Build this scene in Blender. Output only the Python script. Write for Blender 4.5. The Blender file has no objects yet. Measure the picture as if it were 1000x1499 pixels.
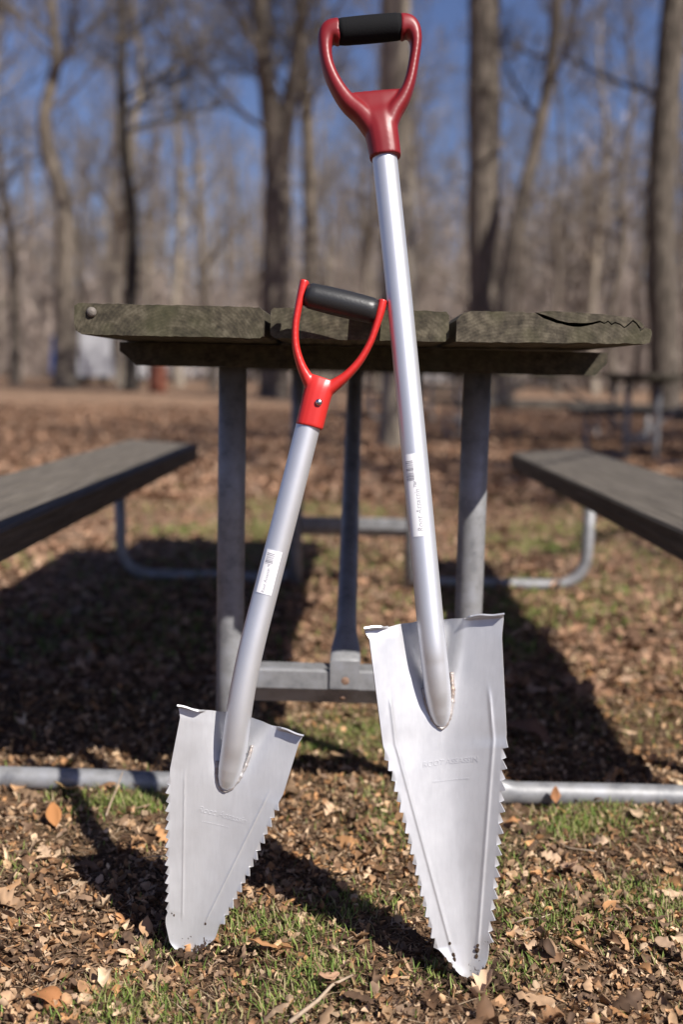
import bpy, bmesh, math, random
import numpy as np
from mathutils import Vector, Matrix, Quaternion, noise

random.seed(7)
rng = np.random.default_rng(11)
scn = bpy.context.scene
col = scn.collection
rad = math.radians

# ------------------------------------------------------------------ camera
cam_d = bpy.data.cameras.new('camera'); cam = bpy.data.objects.new('camera', cam_d); col.objects.link(cam)
scn.camera = cam
PITCH, YAW, ROLL = rad(7.1), rad(0.95), rad(1.3)
fw = Vector((math.sin(YAW)*math.cos(PITCH), math.cos(YAW)*math.cos(PITCH), -math.sin(PITCH)))
r0 = Vector((math.cos(YAW), -math.sin(YAW), 0)); u0 = r0.cross(fw)
rt = r0*math.cos(ROLL) + u0*math.sin(ROLL); up = -r0*math.sin(ROLL) + u0*math.cos(ROLL)
cam.matrix_world = Matrix(((rt.x, up.x, -fw.x, 0), (rt.y, up.y, -fw.y, 0), (rt.z, up.z, -fw.z, 0.68), (0, 0, 0, 1)))
cam_d.sensor_fit = 'VERTICAL'; cam_d.sensor_height = 36; cam_d.sensor_width = 24
cam_d.lens = 1617/1499*36
cam_d.clip_start = 0.02; cam_d.clip_end = 2000
cam_d.dof.use_dof = True
cam_d.dof.focus_distance = 1.30
cam_d.dof.aperture_fstop = 2.6
cam_d.dof.aperture_blades = 9

# ------------------------------------------------------------------ sky, sun, exposure
KX, KY = 0.67, 0.75                       # shadow shift per metre of height
SUN = Vector((KX, -KY, 1)).normalized()
w = bpy.data.worlds.new('World'); scn.world = w; w.use_nodes = True
nt = w.node_tree; nt.nodes.clear()
sky = nt.nodes.new('ShaderNodeTexSky'); sky.sky_type = 'NISHITA'; sky.sun_disc = False
sky.sun_elevation = math.asin(SUN.z); sky.sun_rotation = math.atan2(SUN.x, SUN.y)
sky.air_density = 1.0; sky.dust_density = 0.9; sky.ozone_density = 6.0
bg = nt.nodes.new('ShaderNodeBackground'); bg.inputs[1].default_value = 0.050
wo = nt.nodes.new('ShaderNodeOutputWorld')
wb = nt.nodes.new('ShaderNodeMix'); wb.data_type = 'RGBA'; wb.blend_type = 'MULTIPLY'; wb.inputs[0].default_value = 1; wb.inputs[7].default_value = (1.15, 1.0, 1.14, 1)   # camera white balance
nt.links.new(sky.outputs[0], wb.inputs[6]); nt.links.new(wb.outputs[2], bg.inputs[0]); nt.links.new(bg.outputs[0], wo.inputs[0])
sl = bpy.data.lights.new('sun', 'SUN'); sl.energy = 5.0; sl.angle = rad(0.53); sl.color = (1.0, 0.95, 0.88)
so = bpy.data.objects.new('sun', sl); col.objects.link(so)
so.rotation_mode = 'QUATERNION'; so.rotation_quaternion = SUN.to_track_quat('Z', 'Y')
scn.view_settings.view_transform = 'Standard'; scn.view_settings.look = 'None'
scn.view_settings.gamma = 1; scn.view_settings.use_curve_mapping = False
scn.view_settings.exposure = 0.60
scn.render.engine = 'CYCLES'
scn.render.resolution_x = 684; scn.render.resolution_y = 1024

# ------------------------------------------------------------------ materials
MATS = {}
def mat(name, base, rough=0.6, metal=0.0, spec=0.5, var=None, vscale=20, vdetail=6, bump=0, bscale=60, bdist=0.002, coat=0, stretch=None, var2=None):
    m = bpy.data.materials.new(name); m.use_nodes = True
    t = m.node_tree; b = t.nodes['Principled BSDF']
    b.inputs['Base Color'].default_value = (*base, 1); b.inputs['Roughness'].default_value = rough
    b.inputs['Metallic'].default_value = metal; b.inputs['Specular IOR Level'].default_value = spec
    b.inputs['Coat Weight'].default_value = coat
    tc = t.nodes.new('ShaderNodeTexCoord'); mp = t.nodes.new('ShaderNodeMapping')
    t.links.new(tc.outputs['Object'], mp.inputs[0])
    if stretch: mp.inputs['Scale'].default_value = stretch
    if var:
        n = t.nodes.new('ShaderNodeTexNoise'); n.inputs['Scale'].default_value = vscale; n.inputs['Detail'].default_value = vdetail
        n.inputs['Roughness'].default_value = 0.65
        r = t.nodes.new('ShaderNodeValToRGB'); r.color_ramp.elements[0].position = 0.32; r.color_ramp.elements[1].position = 0.68
        r.color_ramp.elements[0].color = (*base, 1); r.color_ramp.elements[1].color = (*var, 1)
        if var2:
            e = r.color_ramp.elements.new(0.5); e.color = (*var2, 1)
        t.links.new(mp.outputs[0], n.inputs[0]); t.links.new(n.outputs[0], r.inputs[0]); t.links.new(r.outputs[0], b.inputs['Base Color'])
    if bump:
        n2 = t.nodes.new('ShaderNodeTexNoise'); n2.inputs['Scale'].default_value = bscale; n2.inputs['Detail'].default_value = 5
        bp = t.nodes.new('ShaderNodeBump'); bp.inputs['Strength'].default_value = bump; bp.inputs['Distance'].default_value = bdist
        t.links.new(mp.outputs[0], n2.inputs[0]); t.links.new(n2.outputs[0], bp.inputs['Height']); t.links.new(bp.outputs[0], b.inputs['Normal'])
    MATS[name] = m
    return m

def attr_mat(name, rough=0.7, spec=0.3, transl=0.0):
    m = bpy.data.materials.new(name); m.use_nodes = True
    t = m.node_tree; b = t.nodes['Principled BSDF']
    a = t.nodes.new('ShaderNodeAttribute'); a.attribute_name = 'tint'
    t.links.new(a.outputs['Color'], b.inputs['Base Color'])
    b.inputs['Roughness'].default_value = rough; b.inputs['Specular IOR Level'].default_value = spec
    if transl:
        tr = t.nodes.new('ShaderNodeBsdfTranslucent'); mx = t.nodes.new('ShaderNodeMixShader'); mx.inputs[0].default_value = transl
        t.links.new(a.outputs['Color'], tr.inputs[0]); t.links.new(b.outputs[0], mx.inputs[1]); t.links.new(tr.outputs[0], mx.inputs[2])
        t.links.new(mx.outputs[0], t.nodes['Material Output'].inputs[0])
    return m

def blade_material():
    m = bpy.data.materials.new('powder_silver'); m.use_nodes = True; t = m.node_tree; b = t.nodes['Principled BSDF']
    N = t.nodes.new; Lk = t.links.new; tc = N('ShaderNodeTexCoord')
    def nz(scale, stretch, det=6):
        mp = N('ShaderNodeMapping'); mp.inputs['Scale'].default_value = stretch; Lk(tc.outputs['Object'], mp.inputs[0])
        n = N('ShaderNodeTexNoise'); n.inputs['Scale'].default_value = scale; n.inputs['Detail'].default_value = det; n.inputs['Roughness'].default_value = .65
        Lk(mp.outputs[0], n.inputs[0]); return n.outputs[0]
    smudge = nz(16, (1, 1, .7), 7); streak = nz(260, (1, 1, .035), 4); grain = nz(700, (1, 1, 1), 2); dirt = nz(75, (1, 1, .8), 8)
    def ramp(src, p0, c0, p1, c1):
        r = N('ShaderNodeValToRGB'); r.color_ramp.elements[0].position = p0; r.color_ramp.elements[0].color = (*c0, 1)
        r.color_ramp.elements[1].position = p1; r.color_ramp.elements[1].color = (*c1, 1); Lk(src, r.inputs[0]); return r.outputs[0]
    base = ramp(smudge, .30, (.545, .545, .56), .72, (.625, .625, .64))
    sk = ramp(streak, .35, (.95,)*3, .70, (1.03,)*3)
    mu = N('ShaderNodeMix'); mu.data_type = 'RGBA'; mu.blend_type = 'MULTIPLY'; mu.inputs[0].default_value = .8; Lk(base, mu.inputs[6]); Lk(sk, mu.inputs[7])
    # soil smeared on the lowest few centimetres and in flecks further up
    sp = N('ShaderNodeSeparateXYZ'); Lk(tc.outputs['Object'], sp.inputs[0])
    mr = N('ShaderNodeMapRange'); mr.inputs[1].default_value = .0; mr.inputs[2].default_value = .075; mr.inputs[3].default_value = .50; mr.inputs[4].default_value = .76; Lk(sp.outputs['Z'], mr.inputs[0])
    su = N('ShaderNodeMath'); su.operation = 'SUBTRACT'; Lk(dirt, su.inputs[0]); Lk(mr.outputs[0], su.inputs[1])
    dm = N('ShaderNodeMapRange'); dm.inputs[1].default_value = .0; dm.inputs[2].default_value = .03; Lk(su.outputs[0], dm.inputs[0])
    mx = N('ShaderNodeMix'); mx.data_type = 'RGBA'; Lk(dm.outputs[0], mx.inputs[0]); Lk(mu.outputs[2], mx.inputs[6]); mx.inputs[7].default_value = (.055, .035, .025, 1)
    Lk(mx.outputs[2], b.inputs['Base Color'])
    rr_ = N('ShaderNodeMapRange'); rr_.inputs[1].default_value = .3; rr_.inputs[2].default_value = .7; rr_.inputs[3].default_value = .30; rr_.inputs[4].default_value = .50; Lk(smudge, rr_.inputs[0])
    Lk(rr_.outputs[0], b.inputs['Roughness'])
    mm = N('ShaderNodeMath'); mm.operation = 'MULTIPLY_ADD'; mm.inputs[1].default_value = -.5; mm.inputs[2].default_value = .5; Lk(dm.outputs[0], mm.inputs[0]); Lk(mm.outputs[0], b.inputs['Metallic'])
    ad = N('ShaderNodeMath'); ad.operation = 'MULTIPLY_ADD'; ad.inputs[1].default_value = .5; Lk(grain, ad.inputs[0]); Lk(streak, ad.inputs[2])
    bp = N('ShaderNodeBump'); bp.inputs['Strength'].default_value = .10; bp.inputs['Distance'].default_value = .0006; Lk(ad.outputs[0], bp.inputs['Height']); Lk(bp.outputs[0], b.inputs['Normal'])
    return m
M_blade = blade_material()
M_pole = mat('brushed_aluminium', (0.74, 0.75, 0.78), 0.40, 0.7, var=(0.70, 0.71, 0.74), vscale=30, bump=0.05, bscale=500, bdist=0.0005)
M_weld = mat('weld', (0.48, 0.47, 0.47), 0.5, 0.5, var=(0.27, 0.20, 0.16), vscale=60, bump=0.5, bscale=300, bdist=0.001)
M_oldbolt = mat('weathered_bolt', (0.13, 0.115, 0.10), 0.75, 0.2, var=(0.22, 0.19, 0.165), vscale=200, bump=0.4, bscale=400)
M_red = mat('red_plastic', (0.50, 0.022, 0.018), 0.36, 0, 0.5, var=(0.56, 0.026, 0.021), vscale=18, bump=0.08, bscale=700, bdist=0.0004)
M_darkred = mat('dark_red_plastic', (0.17, 0.009, 0.012), 0.42, 0, 0.45, var=(0.20, 0.011, 0.014), vscale=18, bump=0.08, bscale=700, bdist=0.0004)
M_foam = mat('black_foam', (0.007, 0.007, 0.008), 0.85, 0, 0.15, bump=0.4, bscale=500, bdist=0.0008)
M_rubber = mat('black_rubber', (0.018, 0.018, 0.019), 0.42, 0, 0.5, bump=0.25, bscale=380, bdist=0.0008)
M_steel = mat('steel_screw', (0.6, 0.6, 0.62), 0.25, 1.0)
M_rust = mat('rusty_steel', (0.20, 0.10, 0.06), 0.7, 0.4, var=(0.32, 0.22, 0.16), vscale=150, bump=0.4, bscale=400)
M_galv = mat('galvanised_steel', (0.15, 0.153, 0.165), 0.5, 0.3, var=(0.31, 0.315, 0.34), vscale=28, vdetail=8, bump=0.12, bscale=160, bdist=0.0008, var2=(0.26, 0.26, 0.265))
M_sticker = mat('white_sticker', (0.80, 0.80, 0.82), 0.45, 0, 0.4)
M_ink = mat('grey_ink', (0.34, 0.33, 0.36), 0.6, 0, 0.3)
M_mud = mat('mud', (0.035, 0.022, 0.015), 0.95, 0, 0.1, var=(0.07, 0.045, 0.03), vscale=200, bump=0.8, bscale=300)
M_crack = mat('crack_dark', (0.02, 0.017, 0.012), 0.95, 0, 0.1)
M_farpaint_w = mat('shaded_white_car_paint', (0.42, 0.42, 0.44), 0.3, 0, 0.5)  # white paint dimmed, the shade of the woods is in the colour
M_farpaint_b = mat('blue_car_paint', (0.03, 0.06, 0.18), 0.3, 0, 0.5)
M_glass = mat('dark_glass', (0.03, 0.035, 0.04), 0.08, 0, 0.8)
M_tyre = mat('tyre', (0.02, 0.02, 0.02), 0.85, 0, 0.2)
M_orange = mat('rusty_barrel', (0.28, 0.085, 0.045), 0.7, 0.1, var=(0.20, 0.07, 0.04), vscale=10)
M_leaf = attr_mat('leaf_litter', 0.72, 0.25, 0.18)
M_grass = attr_mat('grass_blades', 0.6, 0.3, 0.3)
M_straw = mat('dry_twig', (0.42, 0.33, 0.24), 0.75, 0, 0.3, var=(0.28, 0.2, 0.14), vscale=120)

def wood_material(name, c_dark, c_mid, c_light, moss, ring_centre, ring_scale):
    """weathered lumber: length runs along local Y, end-grain rings show on the ends"""
    m = bpy.data.materials.new(name); m.use_nodes = True; t = m.node_tree; b = t.nodes['Principled BSDF']
    N = t.nodes.new; Lk = t.links.new
    tc = N('ShaderNodeTexCoord')
    # long grain
    mp = N('ShaderNodeMapping'); mp.inputs['Scale'].default_value = (1, 0.03, 1); Lk(tc.outputs['Object'], mp.inputs[0])
    n1 = N('ShaderNodeTexNoise'); n1.inputs['Scale'].default_value = 140; n1.inputs['Detail'].default_value = 8; n1.inputs['Roughness'].default_value = .7
    Lk(mp.outputs[0], n1.inputs[0])
    # rings
    mp2 = N('ShaderNodeMapping'); mp2.inputs['Location'].default_value = (-ring_centre[0], 0, -ring_centre[2]*1.15); mp2.inputs['Scale'].default_value = (1, 0.02, 1.15)
    nd = N('ShaderNodeTexNoise'); nd.inputs['Scale'].default_value = 14; nd.inputs['Detail'].default_value = 3
    Lk(tc.outputs['Object'], nd.inputs[0])
    va = N('ShaderNodeVectorMath'); va.operation = 'MULTIPLY_ADD'; va.inputs[1].default_value = (0.012,)*3
    Lk(nd.outputs['Color'], va.inputs[0]); Lk(tc.outputs['Object'], va.inputs[2]); Lk(va.outputs[0], mp2.inputs[0])
    wv = N('ShaderNodeTexWave'); wv.wave_type = 'RINGS'; wv.rings_direction = 'Y'; wv.inputs['Scale'].default_value = ring_scale
    wv.inputs['Distortion'].default_value = 1.2; wv.inputs['Detail'].default_value = 3; wv.inputs['Detail Scale'].default_value = 3
    Lk(mp2.outputs[0], wv.inputs[0])
    n3 = N('ShaderNodeTexNoise'); n3.inputs['Scale'].default_value = 85; n3.inputs['Detail'].default_value = 11; n3.inputs['Roughness'].default_value = .6; Lk(tc.outputs['Object'], n3.inputs[0])
    n4 = N('ShaderNodeTexNoise'); n4.inputs['Scale'].default_value = 22; n4.inputs['Detail'].default_value = 5; Lk(tc.outputs['Object'], n4.inputs[0])
    g = N('ShaderNodeNewGeometry'); sep = N('ShaderNodeSeparateXYZ')
    tn = N('ShaderNodeVectorTransform'); tn.vector_type = 'NORMAL'; tn.convert_from = 'WORLD'; tn.convert_to = 'OBJECT'
    Lk(g.outputs['Normal'], tn.inputs[0]); Lk(tn.outputs[0], sep.inputs[0])
    ab = N('ShaderNodeMath'); ab.operation = 'ABSOLUTE'; Lk(sep.outputs['Y'], ab.inputs[0])
    gt = N('ShaderNodeMath'); gt.operation = 'GREATER_THAN'; gt.inputs[1].default_value = 0.6; Lk(ab.outputs[0], gt.inputs[0])
    # end value = rings*.6 + speckle*.4 ; side value = long grain
    e1 = N('ShaderNodeMath'); e1.operation = 'MULTIPLY'; e1.inputs[1].default_value = 0.05; Lk(wv.outputs['Fac'], e1.inputs[0])
    e2 = N('ShaderNodeMath'); e2.operation = 'MULTIPLY_ADD'; e2.inputs[1].default_value = 0.95; Lk(n3.outputs['Fac'], e2.inputs[0]); Lk(e1.outputs[0], e2.inputs[2])
    mx = N('ShaderNodeMix'); Lk(gt.outputs[0], mx.inputs[0]); Lk(n1.outputs['Fac'], mx.inputs[2]); Lk(e2.outputs[0], mx.inputs[3])
    cr = N('ShaderNodeValToRGB'); cr.color_ramp.elements[0].position = .30; cr.color_ramp.elements[1].position = .72
    cr.color_ramp.elements[0].color = (*c_dark, 1); cr.color_ramp.elements[1].color = (*c_light, 1)
    e = cr.color_ramp.elements.new(.5); e.color = (*c_mid, 1)
    Lk(mx.outputs[0], cr.inputs[0])
    ms = N('ShaderNodeValToRGB'); ms.color_ramp.elements[0].position = .45; ms.color_ramp.elements[1].position = .68
    Lk(n4.outputs['Fac'], ms.inputs[0])
    mf = N('ShaderNodeMath'); mf.operation = 'MULTIPLY'; mf.inputs[1].default_value = .55; Lk(ms.outputs[0], mf.inputs[0])
    cm = N('ShaderNodeMix'); cm.data_type = 'RGBA'; Lk(mf.outputs[0], cm.inputs[0]); Lk(cr.outputs[0], cm.inputs[6]); cm.inputs[7].default_value = (*moss, 1)
    Lk(cm.outputs[2], b.inputs['Base Color'])
    b.inputs['Roughness'].default_value = .85; b.inputs['Specular IOR Level'].default_value = .25
    bp = N('ShaderNodeBump'); bp.inputs['Strength'].default_value = .7; bp.inputs['Distance'].default_value = .0011
    mb_ = N('ShaderNodeMix'); Lk(gt.outputs[0], mb_.inputs[0]); Lk(n1.outputs['Fac'], mb_.inputs[2]); Lk(n3.outputs['Fac'], mb_.inputs[3])
    Lk(mb_.outputs[0], bp.inputs['Height']); Lk(bp.outputs[0], b.inputs['Normal'])
    return m
M_plankA = wood_material('weathered_plank_left', (.026, .022, .016), (.066, .056, .038), (.145, .125, .088), (.062, .062, .03), (-0.18, 0, .700), 70)
M_plankB = wood_material('weathered_plank_middle', (.026, .022, .016), (.068, .058, .04), (.145, .125, .088), (.07, .068, .034), (0.04, 0, .65), 60)
M_plankC = wood_material('weathered_plank_right', (.028, .023, .017), (.075, .063, .045), (.16, .136, .097), (.08, .077, .037), (0.25, 0, .62), 70)
M_cleat = wood_material('weathered_cleat', (.02, .018, .013), (.05, .043, .03), (.09, .075, .05), (.05, .05, .03), (0, 0, .1), 50)
M_bench = wood_material('weathered_bench', (.05, .043, .037), (.10, .086, .072), (.18, .158, .133), (.11, .095, .075), (0, 0, .1), 50)

def bark_material(name, a, bcol, c):
    m = bpy.data.materials.new(name); m.use_nodes = True; t = m.node_tree; b = t.nodes['Principled BSDF']
    N = t.nodes.new; Lk = t.links.new
    tc = N('ShaderNodeTexCoord'); mp = N('ShaderNodeMapping'); mp.inputs['Scale'].default_value = (1, 1, .22); Lk(tc.outputs['Object'], mp.inputs[0])
    n = N('ShaderNodeTexNoise'); n.inputs['Scale'].default_value = 11; n.inputs['Detail'].default_value = 8; n.inputs['Roughness'].default_value = .7; Lk(mp.outputs[0], n.inputs[0])
    r = N('ShaderNodeValToRGB'); r.color_ramp.elements[0].position = .36; r.color_ramp.elements[1].position = .64
    r.color_ramp.elements[0].color = (*a, 1); r.color_ramp.elements[1].color = (*c, 1); e = r.color_ramp.elements.new(.5); e.color = (*bcol, 1)
    Lk(n.outputs[0], r.inputs[0]); Lk(r.outputs[0], b.inputs['Base Color'])
    bp = N('ShaderNodeBump'); bp.inputs['Strength'].default_value = 1; bp.inputs['Distance'].default_value = .05
    Lk(n.outputs[0], bp.inputs['Height']); Lk(bp.outputs[0], b.inputs['Normal'])
    b.inputs['Roughness'].default_value = .9; b.inputs['Specular IOR Level'].default_value = .15
    return m
M_barkA = bark_material('grey_bark', (.05, .042, .035), (.14, .115, .093), (.25, .21, .17))
M_barkB = bark_material('pale_bark', (.14, .115, .09), (.26, .22, .175), (.40, .345, .28))
M_barkC = bark_material('dark_bark', (.02, .017, .015), (.04, .034, .03), (.075, .062, .052))
M_barkD = bark_material('grey_brown_bark', (.035, .03, .025), (.10, .083, .068), (.20, .17, .14))
M_twigs = mat('hazed_woodland_twigs', (.14, .11, .09), .9, 0, .1, var=(.46, .375, .32), vscale=.30, var2=(.28, .23, .20))  # twig colours lightened to stand in for haze over the far woods

# ground
def ground_material():
    m = bpy.data.materials.new('forest_floor'); m.use_nodes = True; t = m.node_tree; b = t.nodes['Principled BSDF']
    N = t.nodes.new; Lk = t.links.new
    tc = N('ShaderNodeTexCoord')
    def noise_(s, d=6, r=.65):
        n = N('ShaderNodeTexNoise'); n.inputs['Scale'].default_value = s; n.inputs['Detail'].default_value = d; n.inputs['Roughness'].default_value = r
        Lk(tc.outputs['Object'], n.inputs[0]); return n
    def ramp(src, *els):
        r = N('ShaderNodeValToRGB'); r.color_ramp.elements[0].position = els[0][0]; r.color_ramp.elements[0].color = (*els[0][1], 1)
        r.color_ramp.elements[1].position = els[-1][0]; r.color_ramp.elements[1].color = (*els[-1][1], 1)
        for p, c in els[1:-1]:
            e = r.color_ramp.elements.new(p); e.color = (*c, 1)
        Lk(src, r.inputs[0]); return r
    fine = ramp(noise_(90, 8).outputs[0], (.33, (.03, .019, .012)), (.5, (.10, .06, .036)), (.68, (.24, .15, .09)))
    mid = ramp(noise_(2.4, 10, .75).outputs[0], (.33, (.12, .072, .045)), (.5, (.22, .14, .092)), (.67, (.33, .22, .15)))
    vl = N('ShaderNodeVectorMath'); vl.operation = 'LENGTH'; Lk(tc.outputs['Object'], vl.inputs[0])
    mr = N('ShaderNodeMapRange'); mr.inputs[1].default_value = 2.0; mr.inputs[2].default_value = 5; Lk(vl.outputs['Value'], mr.inputs[0])
    mx = N('ShaderNodeMix'); mx.data_type = 'RGBA'; Lk(mr.outputs[0], mx.inputs[0]); Lk(fine.outputs[0], mx.inputs[6]); Lk(mid.outputs[0], mx.inputs[7])
    # thin grass tint in patches
    gp = ramp(noise_(.9, 7, .7).outputs[0], (.50, (0, 0, 0)), (.66, (1, 1, 1)))
    mr2 = N('ShaderNodeMapRange'); mr2.inputs[1].default_value = 7; mr2.inputs[2].default_value = 14; mr2.inputs[3].default_value = .35; mr2.inputs[4].default_value = .06
    Lk(vl.outputs['Value'], mr2.inputs[0])
    mm = N('ShaderNodeMath'); mm.operation = 'MULTIPLY'; Lk(gp.outputs[0], mm.inputs[0]); Lk(mr2.outputs[0], mm.inputs[1])
    m2 = N('ShaderNodeMix'); m2.data_type = 'RGBA'; Lk(mm.outputs[0], m2.inputs[0]); Lk(mx.outputs[2], m2.inputs[6]); m2.inputs[7].default_value = (.14, .16, .06, 1)
    Lk(m2.outputs[2], b.inputs['Base Color'])
    b.inputs['Roughness'].default_value = .95; b.inputs['Specular IOR Level'].default_value = .1
    bp = N('ShaderNodeBump'); bp.inputs['Strength'].default_value = .8; bp.inputs['Distance'].default_value = .02
    nb = noise_(60, 6); Lk(nb.outputs[0], bp.inputs['Height']); Lk(bp.outputs[0], b.inputs['Normal'])
    return m
M_ground = ground_material()

# ------------------------------------------------------------------ helpers
def link(name, me, m=None, parent=None, kind=None):
    o = bpy.data.objects.new(name, me); col.objects.link(o)
    if m is not None and me is not None and not me.materials: me.materials.append(m)
    if parent is not None: o.parent = parent
    if kind: o['kind'] = kind
    return o
def tag(o, label, cat, group=None):
    o['label'] = label; o['category'] = cat
    if group: o['group'] = group
    return o
def empty(name, loc=(0, 0, 0), rz=0):
    o = bpy.data.objects.new(name, None); col.objects.link(o); o.location = loc; o.rotation_euler = (0, 0, rz)
    o.empty_display_size = .1
    return o
def copy_tree(o, parent=None):
    c = o.copy(); col.objects.link(c); c.parent = parent
    for ch in list(o.children): copy_tree(ch, c)
    return c

class MB:
    def __init__(s): s.v = []; s.f = []; s.smooth = []
    def add(s, vs, fs, smooth=True):
        b = len(s.v); s.v.extend([tuple(p) for p in vs]); s.f.extend([tuple(b+i for i in f) for f in fs]); s.smooth.extend([smooth]*len(fs))
    def tube(s, pts, rads, sides=12, cap=True, smooth=True, ref=None, squash=None):
        pts = [Vector(p) for p in pts]; n = len(pts); vs = []
        t0 = (pts[1]-pts[0]).normalized()
        a = ref if ref is not None else (Vector((0, 0, 1)) if abs(t0.z) < .9 else Vector((1, 0, 0)))
        x = (a - t0*a.dot(t0)).normalized()
        for i in range(n):
            t = (pts[min(i+1, n-1)] - pts[max(i-1, 0)])
            t = t.normalized() if t.length > 1e-9 else t0
            x = (x - t*x.dot(t)); x = x.normalized() if x.length > 1e-9 else Vector((1, 0, 0)); y = t.cross(x)
            r = rads[i] if hasattr(rads, '__len__') else rads
            sq = squash[i] if squash else (1, 1)
            for k in range(sides):
                th = 2*math.pi*k/sides
                vs.append(pts[i] + x*(r*sq[0]*math.cos(th)) + y*(r*sq[1]*math.sin(th)))
        fs = [(i*sides+k, i*sides+(k+1) % sides, (i+1)*sides+(k+1) % sides, (i+1)*sides+k) for i in range(n-1) for k in range(sides)]
        s.add(vs, fs, smooth)
        if cap:
            b = len(s.v)-len(vs)
            s.f.append(tuple(b+k for k in reversed(range(sides)))); s.smooth.append(False)
            s.f.append(tuple(b+(n-1)*sides+k for k in range(sides))); s.smooth.append(False)
    def box(s, x0, x1, y0, y1, z0, z1):
        vs = [(x, y, z) for x in (x0, x1) for y in (y0, y1) for z in (z0, z1)]
        s.add(vs, [(0, 1, 3, 2), (4, 6, 7, 5), (0, 4, 5, 1), (2, 3, 7, 6), (0, 2, 6, 4), (1, 5, 7, 3)], False)
    def mesh(s, name='m'):
        me = bpy.data.meshes.new(name); me.from_pydata(s.v, [], s.f)
        me.polygons.foreach_set('use_smooth', s.smooth); me.update(); return me
    def build(s, name, m, parent=None): return link(name, s.mesh(name), m, parent)

def np_mesh(name, V, F, tint=None, smooth=False):
    """V (n,3); F (m,k) constant k"""
    me = bpy.data.meshes.new(name); n, (mf, k) = len(V), F.shape
    me.vertices.add(n); me.vertices.foreach_set('co', V.astype(np.float32).ravel())
    me.loops.add(mf*k); me.loops.foreach_set('vertex_index', F.astype(np.int32).ravel())
    me.polygons.add(mf); me.polygons.foreach_set('loop_start', (np.arange(mf)*k).astype(np.int32))
    me.polygons.foreach_set('loop_total', np.full(mf, k, np.int32))
    if smooth: me.polygons.foreach_set('use_smooth', np.ones(mf, bool))
    me.update(calc_edges=True)
    if tint is not None:
        a = me.attributes.new('tint', 'FLOAT_COLOR', 'POINT')
        a.data.foreach_set('color', np.concatenate([tint, np.ones((n, 1))], 1).astype(np.float32).ravel())
    return me

def finish(o, *mods):
    """apply modifiers given as (type, dict)"""
    for i, (ty, kw) in enumerate(mods):
        md = o.modifiers.new('m%d' % i, ty)
        for k, v in kw.items(): setattr(md, k, v)
    dg = bpy.context.evaluated_depsgraph_get(); ev = o.evaluated_get(dg)
    me = bpy.data.meshes.new_from_object(ev, depsgraph=dg); o.modifiers.clear(); old = o.data; o.data = me
    me.polygons.foreach_set('use_smooth', [True]*len(me.polygons))
    return o

def interp(x, pts):
    if x <= pts[0][0]: return pts[0][1]
    for (a, b), (c, d) in zip(pts, pts[1:]):
        if x <= c: return b + (d-b)*(x-a)/(c-a)
    return pts[-1][1]
def sstep(a, b, x):
    t = max(0, min(1, (x-a)/(b-a))); return t*t*(3-2*t)

# ------------------------------------------------------------------ ground
def hfun(x, y):
    """ground height, numpy friendly"""
    d = np.hypot(x, y)
    near = .006*np.sin(x*7.3+1)*np.cos(y*6.1) + .004*np.sin(x*15+y*11) + .0025*np.sin(x*31-y*27+2)
    far = .05*np.sin(x*.35+.4)*np.cos(y*.29+1) * np.clip((d-5)/12, 0, 1)
    near = near*np.clip(1-(d-4)/10, .2, 1)
    for cx, cy, zz in ((.180, 1.178, -.0075), (-.150, 1.232, -.0085)):
        g = np.exp(-(((x-cx)/.07)**2+((y-cy)/.06)**2)); near = near*(1-g)+zz*g
    return near + far
xs = np.concatenate([-np.geomspace(600, 3.0, 46), np.arange(-2.9, 2.95, .045), np.geomspace(3.0, 600, 46)])
ys = np.concatenate([-np.geomspace(600, .6, 30), np.arange(-.4, 4.6, .04), np.geomspace(4.7, 900, 90)])
X, Y = np.meshgrid(xs, ys); Z = hfun(X, Y)
nx, ny = len(xs), len(ys)
idx = np.arange(nx*ny).reshape(ny, nx)
F = np.stack([idx[:-1, :-1], idx[:-1, 1:], idx[1:, 1:], idx[1:, :-1]], -1).reshape(-1, 4)
link('ground', np_mesh('ground', np.stack([X, Y, Z], -1).reshape(-1, 3), F, smooth=True), M_ground, kind='structure')
def gz(x, y): return float(hfun(np.float64(x), np.float64(y)))

# ------------------------------------------------------------------ picnic tables
def plank_mesh(profile, y0, y1, nseg=14, jit=.0012, seed=0, bow=0):
    """extrude an x-z profile along y with a slightly uneven skin"""
    rr = random.Random(seed)
    dense = []
    n = len(profile)
    for i in range(n):
        a = Vector(profile[i]).to_2d() if len(profile[i]) == 2 else None
        a = Vector((profile[i][0], profile[i][1])); b = Vector((profile[(i+1) % n][0], profile[(i+1) % n][1]))
        k = max(1, int((b-a).length/.006))
        for j in range(k): dense.append(a.lerp(b, j/k))
    mb = MB(); vs = []; m = len(dense)
    off = [(rr.uniform(-jit, jit)*.6, rr.uniform(-jit, jit)) for _ in dense]
    for s in range(nseg+1):
        y = y0+(y1-y0)*(s/nseg if s < 2 else s/nseg)
        for i, p in enumerate(dense):
            q = noise.noise(Vector((p.x*40, y*3, p.y*40+seed)))*jit*.8
            vs.append((p.x+off[i][0]+q, y, p.y+off[i][1]*.8+q + bow*math.sin(math.pi*s/nseg)))
    fs = [(s*m+i, (s+1)*m+i, (s+1)*m+(i+1) % m, s*m+(i+1) % m) for s in range(nseg) for i in range(m)]
    mb.add(vs, fs, False)
    mb.f.append(tuple(range(m))); mb.smooth.append(False)
    mb.f.append(tuple(nseg*m+i for i in reversed(range(m)))); mb.smooth.append(False)
    return mb
def rect(x0, x1, z0, z1, c=.003): return [(x0+c, z0), (x1-c, z0), (x1, z0+c), (x1, z1-c), (x1-c, z1), (x0+c, z1), (x0, z1-c), (x0, z0+c)]

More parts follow.
